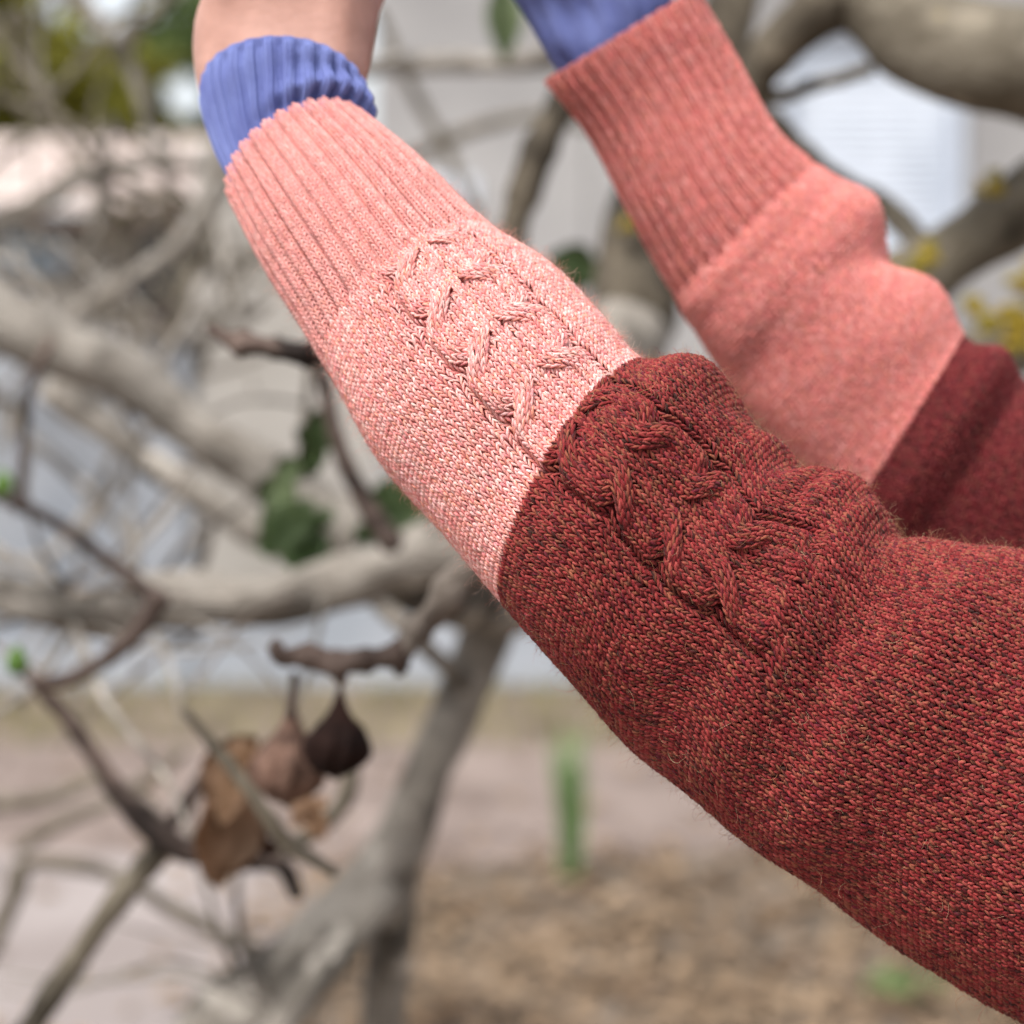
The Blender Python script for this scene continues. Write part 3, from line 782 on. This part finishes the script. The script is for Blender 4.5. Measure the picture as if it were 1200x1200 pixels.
for x, y, r, d in ((4, 566, 12, 1.93), (20, 774, 13, 1.73)):
    bm = bmesh.new(); bmesh.ops.create_icosphere(bm, subdivisions=3, radius=1)
    for v in bm.verts:
        z = v.co.z; v.co.x *= (1 - .35 * z); v.co.y *= (1 - .35 * z); v.co *= r * d / FPX; v.co.z *= 1.35; v.co += P(x, y, d)
    bm_obj('bud', bm, M['bud'], fig, True)

def dried_fig(name, x, y, w, h, d, mat, label, seed, lean=0.0):
    """pear-shaped wrinkled fruit with its stalk; (x, y) is where the stalk meets the twig"""
    top = P(x, y, d); s = d / FPX
    prof = [(0, .07), (.06, .075), (.14, .08), (.22, .12), (.32, .22), (.44, .42), (.54, .72), (.63, .93), (.72, 1.0), (.82, .93), (.91, .70), (.97, .40), (1.0, .12)]
    n = 40; V = []
    T = cr_spline(np.linspace(0, len(prof) - 1, 40), np.array(prof))
    for t, r in T:
        for k in range(n):
            a = 2 * math.pi * k / n
            fr = 1 + (.10 * math.sin(9 * a + 6 * t + seed) + .06 * math.sin(15 * a - 9 * t) + .08 * mnoise.noise(Vector((math.cos(a) * 2, math.sin(a) * 2, t * 5 + seed)))) * min(1, r * 1.6)
            V.append((top.x + (lean * t * h * s) + r * fr * w / 2 * s * math.cos(a), top.y + r * fr * w / 2 * s * math.sin(a), top.z - t * h * s))
    V = np.array(V); m = len(T)
    Q = grid_quads(m, n)
    cut = int(m * .24)
    body = link(name, np_mesh(name, V[cut * n:], grid_quads(m - cut, n), True), None, M[mat])
    tag(body, label, 'dried fig', 'withered figs hanging under the twig')
    link('stalk', np_mesh('stalk', V[:(cut + 1) * n], grid_quads(cut + 1, n), True), body, M['bark_dark'])
    bm = bmesh.new(); bmesh.ops.create_icosphere(bm, subdivisions=2, radius=.16 * w / 2 * s)
    for v in bm.verts: v.co.z *= .6; v.co += Vector((top.x + lean * h * s, top.y, top.z - h * s))
    bm_obj('eye', bm, M['bark_dark'], body, True)
    return body
dried_fig('dried_fig', 400, 784, 76, 128, 1.38, 'fig_dark', 'shrivelled black fig hanging from the thick part of the brown twig', 1, -.06)
dried_fig('dried_fig', 343, 795, 86, 148, 1.44, 'fig_brown', 'withered brown fig hanging beside the black one', 4, -.05)
for k, (x, y, L, W, dr, nr, lab) in enumerate([(300, 862, .066, .050, (-34, 70), (-.5, -1, .1), 'curled ochre dead leaf behind the brown fig, highest of the dead leaves'),
                                        (268, 905, .070, .050, (-8, 95), (.5, -1, .2), 'pale tan folded dead leaf left of the brown fig'),
                                        (300, 945, .062, .055, (-26, 62), (-.2, -1, -.5), 'dark rusty dead leaf lowest in the clump below the brown fig'),
                                        (345, 930, .058, .036, (28, 40), (.3, -1, .4), 'narrow rust brown dead leaf below the black fig')]):
    o = leaf('dead_leaf', None, 'dead_leaf' if k < 2 else 'fig_brown' if k == 2 else 'dead_leaf', x, y, 1.52 + .02 * k, L * (1.12, 1.2, .9, .7)[k], W * (1.0, 1.05, 1.0, .9)[k], dr, nr, k in (2, 3), .38, 20 + k)
    tag(o, lab, 'leaf', 'dead leaves caught in the fig twigs')

# second, bare tree: a tangle of thin grey branches at the upper left
bare = tag(empty('bare_tree', (P(-160, 600, 4.0).x, P(-160, 600, 4.0).y, 0)), 'leafless tree with a tangle of thin grey branches at the upper left', 'tree')
b_ = lambda pts, d, **k: limb('branch', pts, bare, k.pop('mat', 'bark'), d=d, segs=10, **k)
limb('trunk', [(-190, 1500, 60, 4.1), (-170, 900, 50, 4.0), (-140, 500, 40, 4.0), (-120, 200, 32, 4.0), (-150, -150, 22, 4.0)], bare, segs=12)
TW = [([(-150, 420, 24), (-40, 290, 20), (60, 230, 17), (150, 195, 14), (250, 200, 12), (330, 250, 9)], 3.6),
      ([(-130, 250, 22), (-20, 120, 18), (90, 125, 17), (160, 135, 15), (240, 150, 12), (300, 130, 9)], 3.5),
      ([(-130, 120, 20), (0, 15, 17), (70, 45, 15), (150, 95, 14), (215, 160, 12), (240, 250, 9)], 3.4),
      ([(262, 190, 9), (235, 250, 13), (195, 298, 13), (140, 335, 13), (95, 362, 13), (40, 420, 14)], 3.0),
      ([(262, 160, 9), (252, 215, 11), (240, 290, 11), (210, 360, 10), (200, 420, 9)], 3.4),
      ([(60, -20, 12), (130, 40, 12), (165, 110, 10), (180, 190, 9)], 3.3),
      ([(140, 70, 10), (175, 20, 9), (215, -30, 8)], 3.4),
      ([(20, 10, 9), (40, 100, 8), (100, 190, 8), (150, 280, 7)], 3.8),
      ([(-20, 330, 12), (60, 330, 11), (150, 380, 11), (240, 400, 10), (320, 350, 8)], 3.5),
      ([(150, 380, 8), (210, 330, 8), (280, 300, 8), (340, 310, 7)], 3.6),
      ([(100, 360, 9), (150, 300, 8), (190, 230, 8), (205, 150, 7)], 3.9),
      ([(230, 440, 8), (260, 360, 8), (300, 300, 8), (330, 250, 7)], 3.7),
      ([(0, 520, 10), (40, 440, 9), (90, 330, 9), (120, 240, 8), (130, 140, 7)], 3.7),
      ([(430, 75, 11), (520, 70, 11), (620, 78, 10), (700, 60, 9)], 3.6),
      ([(470, 190, 10), (560, 150, 10), (640, 135, 9), (690, 150, 8)], 4.2),
      ([(440, 10, 8), (475, 90, 9), (520, 170, 9), (560, 260, 9)], 4.0),
      ([(-40, 420, 11), (20, 500, 10), (90, 560, 10), (160, 640, 9)], 3.2),
      ([(-50, 640, 9), (30, 660, 9), (90, 620, 8), (140, 520, 8)], 3.4),
      ([(20, 120, 7), (90, 150, 7), (150, 210, 7), (220, 240, 6)], 3.0)]
for pts, d in TW[:1] + TW[3:]:
    pts = [(x, y, r * .74) for x, y, r in pts]
    b_(pts, d, rough=.14, knots=.05, mat='bark' if random.random() < .35 else 'bark_olive')
rr = random.Random(5)
for k in range(90):
    x, y, d = from_limb(bare, rr.uniform(-40, 300), rr.uniform(-20, 460), rr, 220)
    a = rr.uniform(0, 6.28); L = rr.uniform(60, 140); r = rr.uniform(2.2, 5.5); dd = rr.uniform(-.3, .4)
    p1 = (x + L * math.cos(a), y + L * math.sin(a)); a += rr.uniform(-.6, .6)
    p2 = (p1[0] + L * math.cos(a), p1[1] + L * math.sin(a))
    if any(abs(p[0] - 205) < 60 and abs(p[1] - 110) < 60 for p in (p1, p2, (x, y), ((p1[0] + p2[0]) / 2, (p1[1] + p2[1]) / 2))): continue
    limb('twig', [(x, y, r, d), (*p1, r * .8, d + dd), (*p2, r * .45, d + 1.6 * dd)], bare, rr.choice(['bark', 'bark_olive', 'bark_olive']), segs=7, steps=5)

# leafy trees beyond the house and the fence of foliage
M['olive_leaf'] = simple('olive_foliage', (0.15, 0.15, 0.014), 0.7, (0.24, 0.22, 0.024), 1.5)
M['green_leaf2'] = simple('mid_foliage', (0.05, 0.08, 0.02), 0.7, (0.10, 0.14, 0.03), 1.5)
GAPS = [(215, 112, 30), (128, 8, 34), (62, 4, 22), (98, 40, 12)]      # openings where the sky shows between the crowns
def crown(name, cx, cy, cz, rx, rz, n, seed, mat, parent, size=.16):
    rng = np.random.default_rng(seed)
    k = rng.integers(3, 5) + 9
    lob = np.stack([rng.normal(0, .5, k), rng.normal(0, .5, k), rng.normal(0, .42, k)], -1)
    c = lob[rng.integers(0, k, n)] + rng.normal(0, .20, (n, 3))
    c = c * np.array([rx, rx, rz]) + np.array([cx, cy, cz])
    keep = np.ones(n, bool)
    for gx, gy, gr in GAPS:
        g = P(gx, gy, cy)
        keep &= ((c[:, 0] - g.x * c[:, 1] / g.y) ** 2 + (c[:, 2] - CAM_H - (g.z - CAM_H) * c[:, 1] / g.y) ** 2) > (gr * cy / FPX) ** 2
    c = c[keep]; n = len(c)
    u = rng.normal(0, 1, (n, 3)); u /= np.linalg.norm(u, axis=1, keepdims=True)
    w = np.cross(u, rng.normal(0, 1, (n, 3))); w /= np.linalg.norm(w, axis=1, keepdims=True)
    s = size * rng.uniform(.6, 1.4, (n, 1))
    V = np.stack([c - u * s, c + w * s * .5, c + u * s, c - w * s * .5], 1).reshape(-1, 3)
    return link(name, np_mesh(name, V, np.arange(4 * n).reshape(-1, 4), True), parent, M[mat])
for k, (px, pyt, dep, rx, rz, cz, mat, lab) in enumerate([(40, 60, 24, 1.5, 1.5, 4.6, 'olive_leaf', 'yellow green bushy tree rising behind the tiled roof at the far left'),
                                        (120, 120, 26, 1.2, 1.0, 4.4, 'olive_leaf', 'low olive green tree just above the ridge of the tiled roof'),
                                        (-220, 60, 25, 2.6, 2.4, 4.6, 'green_leaf2', 'broad green tree beyond the left end of the tiled house'),
                                        (270, 70, 27, 1.6, 1.5, 4.6, 'green_leaf2', 'green tree between the tiled roof and the tall pale building')]):
    c = P(px, pyt, dep)
    t = tag(empty('leafy_tree', (c.x, c.y, 0)), lab, 'tree', 'leafy trees beyond the house')
    crown('crown', c.x, c.y, c.z, rx, rz, 2600, 40 + k, mat, t)
    V = []
    bm = bmesh.new(); bmesh.ops.create_cone(bm, segments=10, radius1=.16, radius2=.07, depth=c.z + .3, cap_ends=True)
    bmesh.ops.translate(bm, verts=bm.verts[:], vec=(c.x, c.y, (c.z + .3) / 2))
    bm_obj('trunk', bm, M['bark_olive'], t, True)

# ground cover
M['litter'] = simple('leaf_litter', (0.11, 0.068, 0.04), 0.9, (0.36, 0.26, 0.17), 4, lo=.3, hi=.7)
M['grass'] = simple('yellowish_grass', (0.16, 0.155, 0.055), 0.85, (0.28, 0.245, 0.11), 3)
def scatter(name, n, xr, yr, size, mat, seed, upright=False, clump=0):
    rng = np.random.default_rng(seed)
    c = np.stack([rng.uniform(*xr, n), rng.uniform(*yr, n), np.full(n, .012)], -1)
    if clump:
        cc = np.stack([rng.uniform(*xr, clump), rng.uniform(*yr, clump), np.full(clump, .012)], -1)
        c = cc[rng.integers(0, clump, n)] + rng.normal(0, 1, (n, 3)) * np.array([.16, .16, 0]); c[:, 2] = .012 + abs(rng.normal(0, .015, n))
    a = rng.uniform(0, 6.28, n)
    u = np.stack([np.cos(a), np.sin(a), rng.normal(0, .25, n)], -1); w = np.stack([-np.sin(a), np.cos(a), rng.normal(0, .25, n)], -1)
    if upright:
        u = np.stack([rng.normal(0, .3, n), rng.normal(0, .3, n), np.ones(n)], -1); w = w * .12
    s = size * rng.uniform(.5, 1.3, (n, 1))
    if upright:
        V = np.stack([c - w * s, c + w * s, c + u * s * 1.6 + w * s * .2, c + u * s * 1.6 - w * s * .2], 1)
    else:
        V = np.stack([c - u * s, c + w * s * .6 + [0, 0, .012], c + u * s, c - w * s * .6 + [0, 0, .01]], 1); V[..., 2] = np.maximum(V[..., 2], .009)
    o = link(name, np_mesh(name, V.reshape(-1, 3), np.arange(4 * n).reshape(-1, 4), False), None, M[mat])
    return tag(o, kind='stuff')
tag(scatter('leaf_litter', 7000, (-.6, 3.2), (3.6, yB + .25), .032, 'litter', 3, clump=900), 'brown fallen leaves lying thick on the soil below the arm', 'leaf litter')
tag(scatter('fallen_leaves', 500, (-4, 3.2), (3.6, yA), .04, 'litter', 9), 'stray fallen leaves scattered over the pinkish path', 'leaf litter')
tag(scatter('grass', 3600, (-6, 6), (yA + .05, yW - .05), .05, 'grass', 5, True), 'yellowish grass strip along the foot of the wall', 'grass')
def grass_tuft(x, y, n, h, sp, label, seed, mat='bud'):
    g = gnd(x, y); rng = random.Random(seed)
    bm = bmesh.new()
    for k in range(n):
        a = rng.uniform(0, 6.28); r = rng.uniform(0, sp); b = Vector((g.x + r * math.cos(a), g.y + r * math.sin(a), 0))
        lean = Vector((rng.uniform(-.07, .07), rng.uniform(-.12, .12), 1)); hh = h * rng.uniform(.6, 1.05); wd = rng.uniform(.006, .013)
        s = Vector((math.cos(a), math.sin(a), 0)) * wd; pv = None
        for t in (0, .35, .7, 1):
            p = b + lean * (hh * t) + Vector((lean.x, lean.y, 0)) * (hh * t * t)
            row = (bm.verts.new(p - s * (1 - t * .9)), bm.verts.new(p + s * (1 - t * .9)))
            if pv: bm.faces.new([pv[0], pv[1], row[1], row[0]])
            pv = row
    o = bm_obj('grass_tuft', bm, M[mat], None, True)
    tag(o, label, 'grass tuft')
M['tuft'] = simple('fresh_grass', (0.14, 0.24, 0.08), 0.7, (0.21, 0.32, 0.13), 12)
grass_tuft(668, 1032, 90, .45, .024, 'tall bright green grass tuft standing on the path edge', 1, 'tuft')
grass_tuft(1062, 1168, 60, .075, .10, 'low green grass tuft in the brown leaf litter', 2, 'tuft')

# ------------------------------------------------------------------ the person
def skin_body(name, nodes, edges, mat, parent=None, sub=2):
    """nodes: name -> (point, rx, ry); the first is the root"""
    keys = list(nodes)
    me = bpy.data.meshes.new(name)
    me.from_pydata([tuple(nodes[k][0]) for k in keys], [(keys.index(a), keys.index(b)) for a, b in edges], [])
    o = bpy.data.objects.new(name, me); COL.objects.link(o)
    sk = o.modifiers.new('skin', 'SKIN'); sk.use_smooth_shade = True; sk.branch_smoothing = 0.6
    for i, k in enumerate(keys):
        v = me.skin_vertices[0].data[i]; v.radius = (nodes[k][1], nodes[k][2]); v.use_root = (i == 0)
    ss = o.modifiers.new('sub', 'SUBSURF'); ss.levels = ss.render_levels = sub
    dg = bpy.context.evaluated_depsgraph_get(); dg.update()
    ev = bpy.data.meshes.new_from_object(o.evaluated_get(dg))
    o.modifiers.clear()
    o.data = ev; ev.name = name
    ev.materials.clear(); ev.materials.append(mat)
    ev.polygons.foreach_set('use_smooth', [True] * len(ev.polygons))
    if parent is not None: o.parent = parent
    return o
def ringC(t, s):
    v = t.base(np.array([s]), np.array([0.0]))[0]
    return Vector(v[0:3])
sh_n, sh_f = P(1720, 1060, .90), P(1760, 880, 1.20)
neck = (sh_n + sh_f) / 2 + Vector((.03, 0, .07))
pelvis = Vector((neck.x + .03, neck.y, .92))
N_ = {'pelvis': (pelvis, .15, .12), 'waist': (pelvis + Vector((0, 0, .18)), .125, .10), 'chest': ((pelvis + neck) / 2 + Vector((0, 0, .14)), .14, .11), 'neck': (neck, .055, .055),
      'jaw': (neck + Vector((-.02, 0, .10)), .058, .06), 'head': (neck + Vector((-.015, 0, .18)), .085, .078), 'crown': (neck + Vector((0, 0, .25)), .06, .055),
      'nose': (neck + Vector((-.115, 0, .155)), .012, .012)}
E_ = [('pelvis', 'waist'), ('waist', 'chest'), ('chest', 'neck'), ('neck', 'jaw'), ('jaw', 'head'), ('head', 'crown'), ('head', 'nose')]
for s_, sh, t, so, wr, hand, fingers in (
        ('n', sh_n, NEAR, 9.6, P(336, 200, 1.0), [P(331, 110, 1.012), P(330, 40, 1.018), P(330, -40, 1.022), P(328, -150, 1.026)], 1),
        ('f', sh_f, FAR, 9.2, P(716, 55, 1.147), [P(690, -25, 1.148), P(676, -80, 1.15), P(670, -130, 1.15), P(668, -210, 1.152)], 1)):
    N_[s_ + 'sh'] = (sh, .052, .052); N_[s_ + 'el'] = (ringC(t, so), .040, .040)
    N_[s_ + 'wr'] = (wr, .026, .026)
    rr_ = [(.025, .046), (.027, .060), (.028, .066), (.025, .056)] if s_ == 'n' else [(.022, .032), (.024, .036), (.026, .042), (.024, .044)]
    E_ += [('chest', s_ + 'sh'), (s_ + 'sh', s_ + 'el'), (s_ + 'el', s_ + 'wr')]
    prev = s_ + 'wr'
    for k, (hp, rr2) in enumerate(zip(hand, rr_)):
        N_[s_ + 'h%d' % k] = (hp, *rr2); E_.append((prev, s_ + 'h%d' % k)); prev = s_ + 'h%d' % k
    hx = 1 if s_ == 'n' else 1
    for f in range(4):
        base_ = hand[-1] + Vector(((f - 1.5) * .020, -.004, .012)); up = Vector((0, 0, 1))
        chain = [base_ + Vector(((f - 1.5) * .002, -.012, .028)), base_ + Vector(((f - 1.5) * .002, -.008, .052 - .004 * abs(f - 1.4))), base_ + Vector((0, .022, .064 - .004 * abs(f - 1.4))), base_ + Vector((0, .040, .046))]
        pk = prev
        for q, cpt in enumerate(chain):
            kk = s_ + 'f%d%d' % (f, q); N_[kk] = (cpt, .0095 - .0007 * q, .0095 - .0007 * q); E_.append((pk, kk)); pk = kk
    th = [hand[2] + Vector((.045, .012, .012)), hand[2] + Vector((.062, .030, .036)), hand[2] + Vector((.050, .048, .058))]
    pk = s_ + 'h2'
    for q, cpt in enumerate(th):
        kk = s_ + 't%d' % q; N_[kk] = (cpt, .012 - .001 * q, .012 - .001 * q); E_.append((pk, kk)); pk = kk
for s_, dy in (('a', -.09), ('b', .09)):
    N_[s_ + 'hip'] = (pelvis + Vector((0, dy, -.10)), .085, .085); N_[s_ + 'kn'] = (Vector((pelvis.x - .01, pelvis.y + dy, .49)), .055, .055)
    N_[s_ + 'an'] = (Vector((pelvis.x + .02, pelvis.y + dy, .09)), .036, .036); N_[s_ + 'toe'] = (Vector((pelvis.x - .14, pelvis.y + dy * 1.15, .035)), .034, .034)
    E_ += [('pelvis', s_ + 'hip'), (s_ + 'hip', s_ + 'kn'), (s_ + 'kn', s_ + 'an'), (s_ + 'an', s_ + 'toe')]
person = skin_body('person', N_, E_, M['skin'], None, 3)
for v in person.data.vertices:                      # tendon ridge and thumb-side facet of the near wrist
    d_ = (v.co.y * CP + (v.co.z - CAM_H) * SP)
    if 0.9 < d_ < 1.06 and v.co.x < -0.05:
        yy = 600 - (-(v.co.y) * SP + (v.co.z - CAM_H) * CP) / d_ * FPX; xx = 600 + v.co.x / d_ * FPX
        if yy < 130 and d_ < 1.016:
            u = (xx - 402) / 16
            v.co.y -= 0.0055 * math.exp(-u * u) * min(1, (130 - yy) / 60)
            v.co.y -= 0.0020 * math.exp(-((xx - 300) / 22) ** 2)
tag(person, 'person in two-tone coral and maroon knit sleeves over blue cuffs reaching up among the branches', 'person')

# trousers, sweater body, hair: outside the frame
T_ = {'pelvis': (pelvis, .165, .135), 'top': (pelvis + Vector((0, 0, .12)), .145, .12)}
TE = [('pelvis', 'top')]
for s_ in 'ab':
    h_ = N_[s_ + 'hip'][0]; k_ = N_[s_ + 'kn'][0]; a_ = N_[s_ + 'an'][0]
    T_[s_ + '1'] = (h_, .105, .105); T_[s_ + '2'] = (k_, .078, .078); T_[s_ + '3'] = (a_ + Vector((0, 0, .03)), .065, .065)
    TE += [('pelvis', s_ + '1'), (s_ + '1', s_ + '2'), (s_ + '2', s_ + '3')]
skin_body('trousers', T_, TE, M['denim'], person)
S_ = {'hem': (pelvis + Vector((0, 0, -.06)), .215, .18), 'waist': (pelvis + Vector((0, 0, .18)), .20, .165), 'chest': (N_['chest'][0], .21, .17), 'collar': (neck + Vector((.0, 0, -.01)), .085, .085),
      'ns': (sh_n, .125, .125), 'fs': (sh_f, .125, .125), 'ns2': (sh_n.lerp(N_['nel'][0], .3), .12, .12), 'fs2': (sh_f.lerp(N_['fel'][0], .25), .105, .105)}
skin_body('sweater_body', S_, [('hem', 'waist'), ('waist', 'chest'), ('chest', 'collar'), ('chest', 'ns'), ('chest', 'fs'), ('ns', 'ns2'), ('fs', 'fs2')], M['maroon_plain'], person)
for y_ in (-.03, .03):
    ok_, cp_, n_, f_ = person.ray_cast(neck + Vector((-.3, y_, .185)), Vector((1, 0, 0)))
    bm = bmesh.new(); bmesh.ops.create_icosphere(bm, subdivisions=2, radius=.011)
    for v in bm.verts: v.co += cp_ + Vector((.005, 0, 0))
    bm_obj('eye', bm, M['white'], person, True)
ok_, cp_, n_, f_ = person.ray_cast(neck + Vector((-.3, 0, .11)), Vector((1, 0, 0)))
M['lip'] = simple('lip', (0.40, 0.14, 0.12), 0.5)
bm = bmesh.new(); bmesh.ops.create_icosphere(bm, subdivisions=2, radius=1)
for v in bm.verts: v.co = cp_ + Vector((v.co.x * .006, v.co.y * .022, v.co.z * .007))
bm_obj('mouth', bm, M['lip'], person, True)
hd = neck + Vector((.012, 0, .20))
bm = bmesh.new(); bmesh.ops.create_icosphere(bm, subdivisions=4, radius=1)
for v in list(bm.verts):
    u = v.co.copy()
    if u.x < -.35 and u.z < .35: v.co = u * .5
    f = 1 + .05 * math.sin(u.y * 30 + u.z * 4)
    v.co = hd + Vector((v.co.x * .115, v.co.y * .10, v.co.z * .12 - (.10 if (u.z < -.2 and u.x > -.1) else 0))) * f
bm_obj('hair', bm, M['hair'], person, True)

# sleeves of the sweater
near_sleeve = lining(knitN, 0.02, NEAR.n - 1.05, 260, 'knit_sleeve', 5.0, 0.0042, person)
near_sleeve['label'] = 'near sleeve with twisted cable down the middle, in sharp focus'
panel('ribbed_cuff', knitN, 0, r_rib, (CORAL, CORAL_W, 0.38), near_sleeve, M['coral_yarn'])
panel('cable_panel', knitN, r_rib, r_col, PC, near_sleeve, M['coral_yarn'])['label'] = 'coral pink knit panel with the cable'
panel('cable_panel', knitN, r_col, r_end, PM, near_sleeve, M['maroon_yarn'])['label'] = 'maroon knit panel that balloons towards the elbow'
rng = np.random.default_rng(77)
hp_ = np.array([(0.62, 0.30, 0.24), (0.75, 0.5, 0.42), (0.6, 0.2, 0.16)]); hm_ = np.array([(0.36, 0.05, 0.05), (0.42, 0.20, 0.10), (0.16, 0.03, 0.03), (0.5, 0.36, 0.22)])
fz = [hairs(knitN, 4200, (r_rib * .3, r_col), (-25, 205), hp_, rng, .0015, .010, .000045),
      hairs(knitN, 7500, (r_col, r_end), (-25, 205), hm_, rng, .0015, .010, .000045),
      hairs(knitN, 150, (r_col, r_end * .95), (-25, 200), hm_, rng, .007, .02, .00009, 10, 1.2, .3, 1.2),
      hairs(knitN, 40, (r_rib, r_col), (-25, 200), hp_, rng, .006, .016, .00008, 10, 1.2, .3, 1.2)]
fz += [hairs(knitN, 1300, (r_rib * .5, r_col), a, hp_, rng, .002, .008, .00004, 5, .7, 1.6, 1.3) for a in ((165, 200), (-20, 14))]
fz += [hairs(knitN, 1700, (r_col, r_end), a, hm_, rng, .002, .009, .000045, 5, .7, 1.6, 1.3) for a in ((165, 200), (-20, 14))]
V, Q, C = join_np(fz)
tag(link('wool_fuzz', np_mesh('wool_fuzz', V, Q, True, C), near_sleeve, M['fuzz']), kind='stuff')

far_sleeve = lining(knitF, 0.02, FAR.n - 1.05, 220, 'knit_sleeve', 8.0, 0.0034, person)
far_sleeve['label'] = 'far sleeve, plain knit and out of focus'
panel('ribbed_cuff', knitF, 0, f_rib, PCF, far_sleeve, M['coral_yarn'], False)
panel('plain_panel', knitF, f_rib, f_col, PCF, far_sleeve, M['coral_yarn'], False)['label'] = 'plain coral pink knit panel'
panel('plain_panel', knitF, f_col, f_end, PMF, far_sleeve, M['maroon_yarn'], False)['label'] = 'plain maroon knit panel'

# blue shirt cuffs
def shirt_cuff(tube, name, ribs, ns, nt, amp, roll=None):
    S, TH = np.meshgrid(np.linspace(0, tube.n - 1.02, ns), np.arange(nt) * 2 * np.pi / nt, indexing='ij')
    h = amp * np.tanh(1.6 * np.sin(ribs * TH)) * np.clip(S / 0.5, 0.25, 1) + 0.00040 * np.sin(140 * TH)
    if roll is not None: h = h + roll(S, TH)
    V = tube.pos(S, TH, h)
    h2 = h - 0.0011
    V2 = tube.pos(S, TH, h2)
    n = ns * nt
    V = np.vstack([V.reshape(-1, 3), V2.reshape(-1, 3)])
    q = grid_quads(ns, nt)
    j = np.arange(nt); j2 = (j + 1) % nt
    rim = np.stack([j, n + j, n + j2, j2], -1)
    return link(name, np_mesh(name, V, np.vstack([q, q + n, rim]), True), person, M['blue'])
SC_N = Tube([(425, 108, 236, 99, 0.998, .62, .95, 20), (432, 122, 240, 128, 0.996, .62, .95, 20), (434, 140, 254, 172, 0.993, .58, .95, 20), (424, 160, 270, 205, 0.987, .55, .93, 20), (430, 196, 292, 250, 0.978, .55, .90, 20), (470, 230, 322, 290, .966, .5, .88, 20)],
            folds=[(1.95, 62, .32, 34, 3.4, .5), (2.4, 66, .28, 40, -3.2, .5), (1.8, 15, .35, 20, 2.0, .2), (1.15, 60, .35, 45, -1.6, .4), (1.2, 130, .4, 18, 1.2, 0)], wob=1.2, seed=3)
shirt_cuff(SC_N, 'shirt_cuff', 26, 90, 1300, .0017)
SC_F = Tube([(838, -140, 560, -90, 1.148, .1, .9, 20), (790, -75, 585, -30, 1.148, .1, .9, 20), (778, -32, 612, 12, 1.148, .05, .9, 20), (786, -2, 638, 55, 1.147, .0, .88, 20), (786, 30, 662, 94, 1.146, .0, .84, 20), (810, 80, 708, 140, 1.145, .0, .82, 20)],
            folds=[(2.6, 110, .9, 22, -5, .8), (2.2, 70, .9, 16, 3.5, .8), (3.0, 140, .6, 20, 3.0, 0)], wob=3.0, seed=8)
shirt_cuff(SC_F, 'shirt_cuff', 17, 60, 600, .0007)
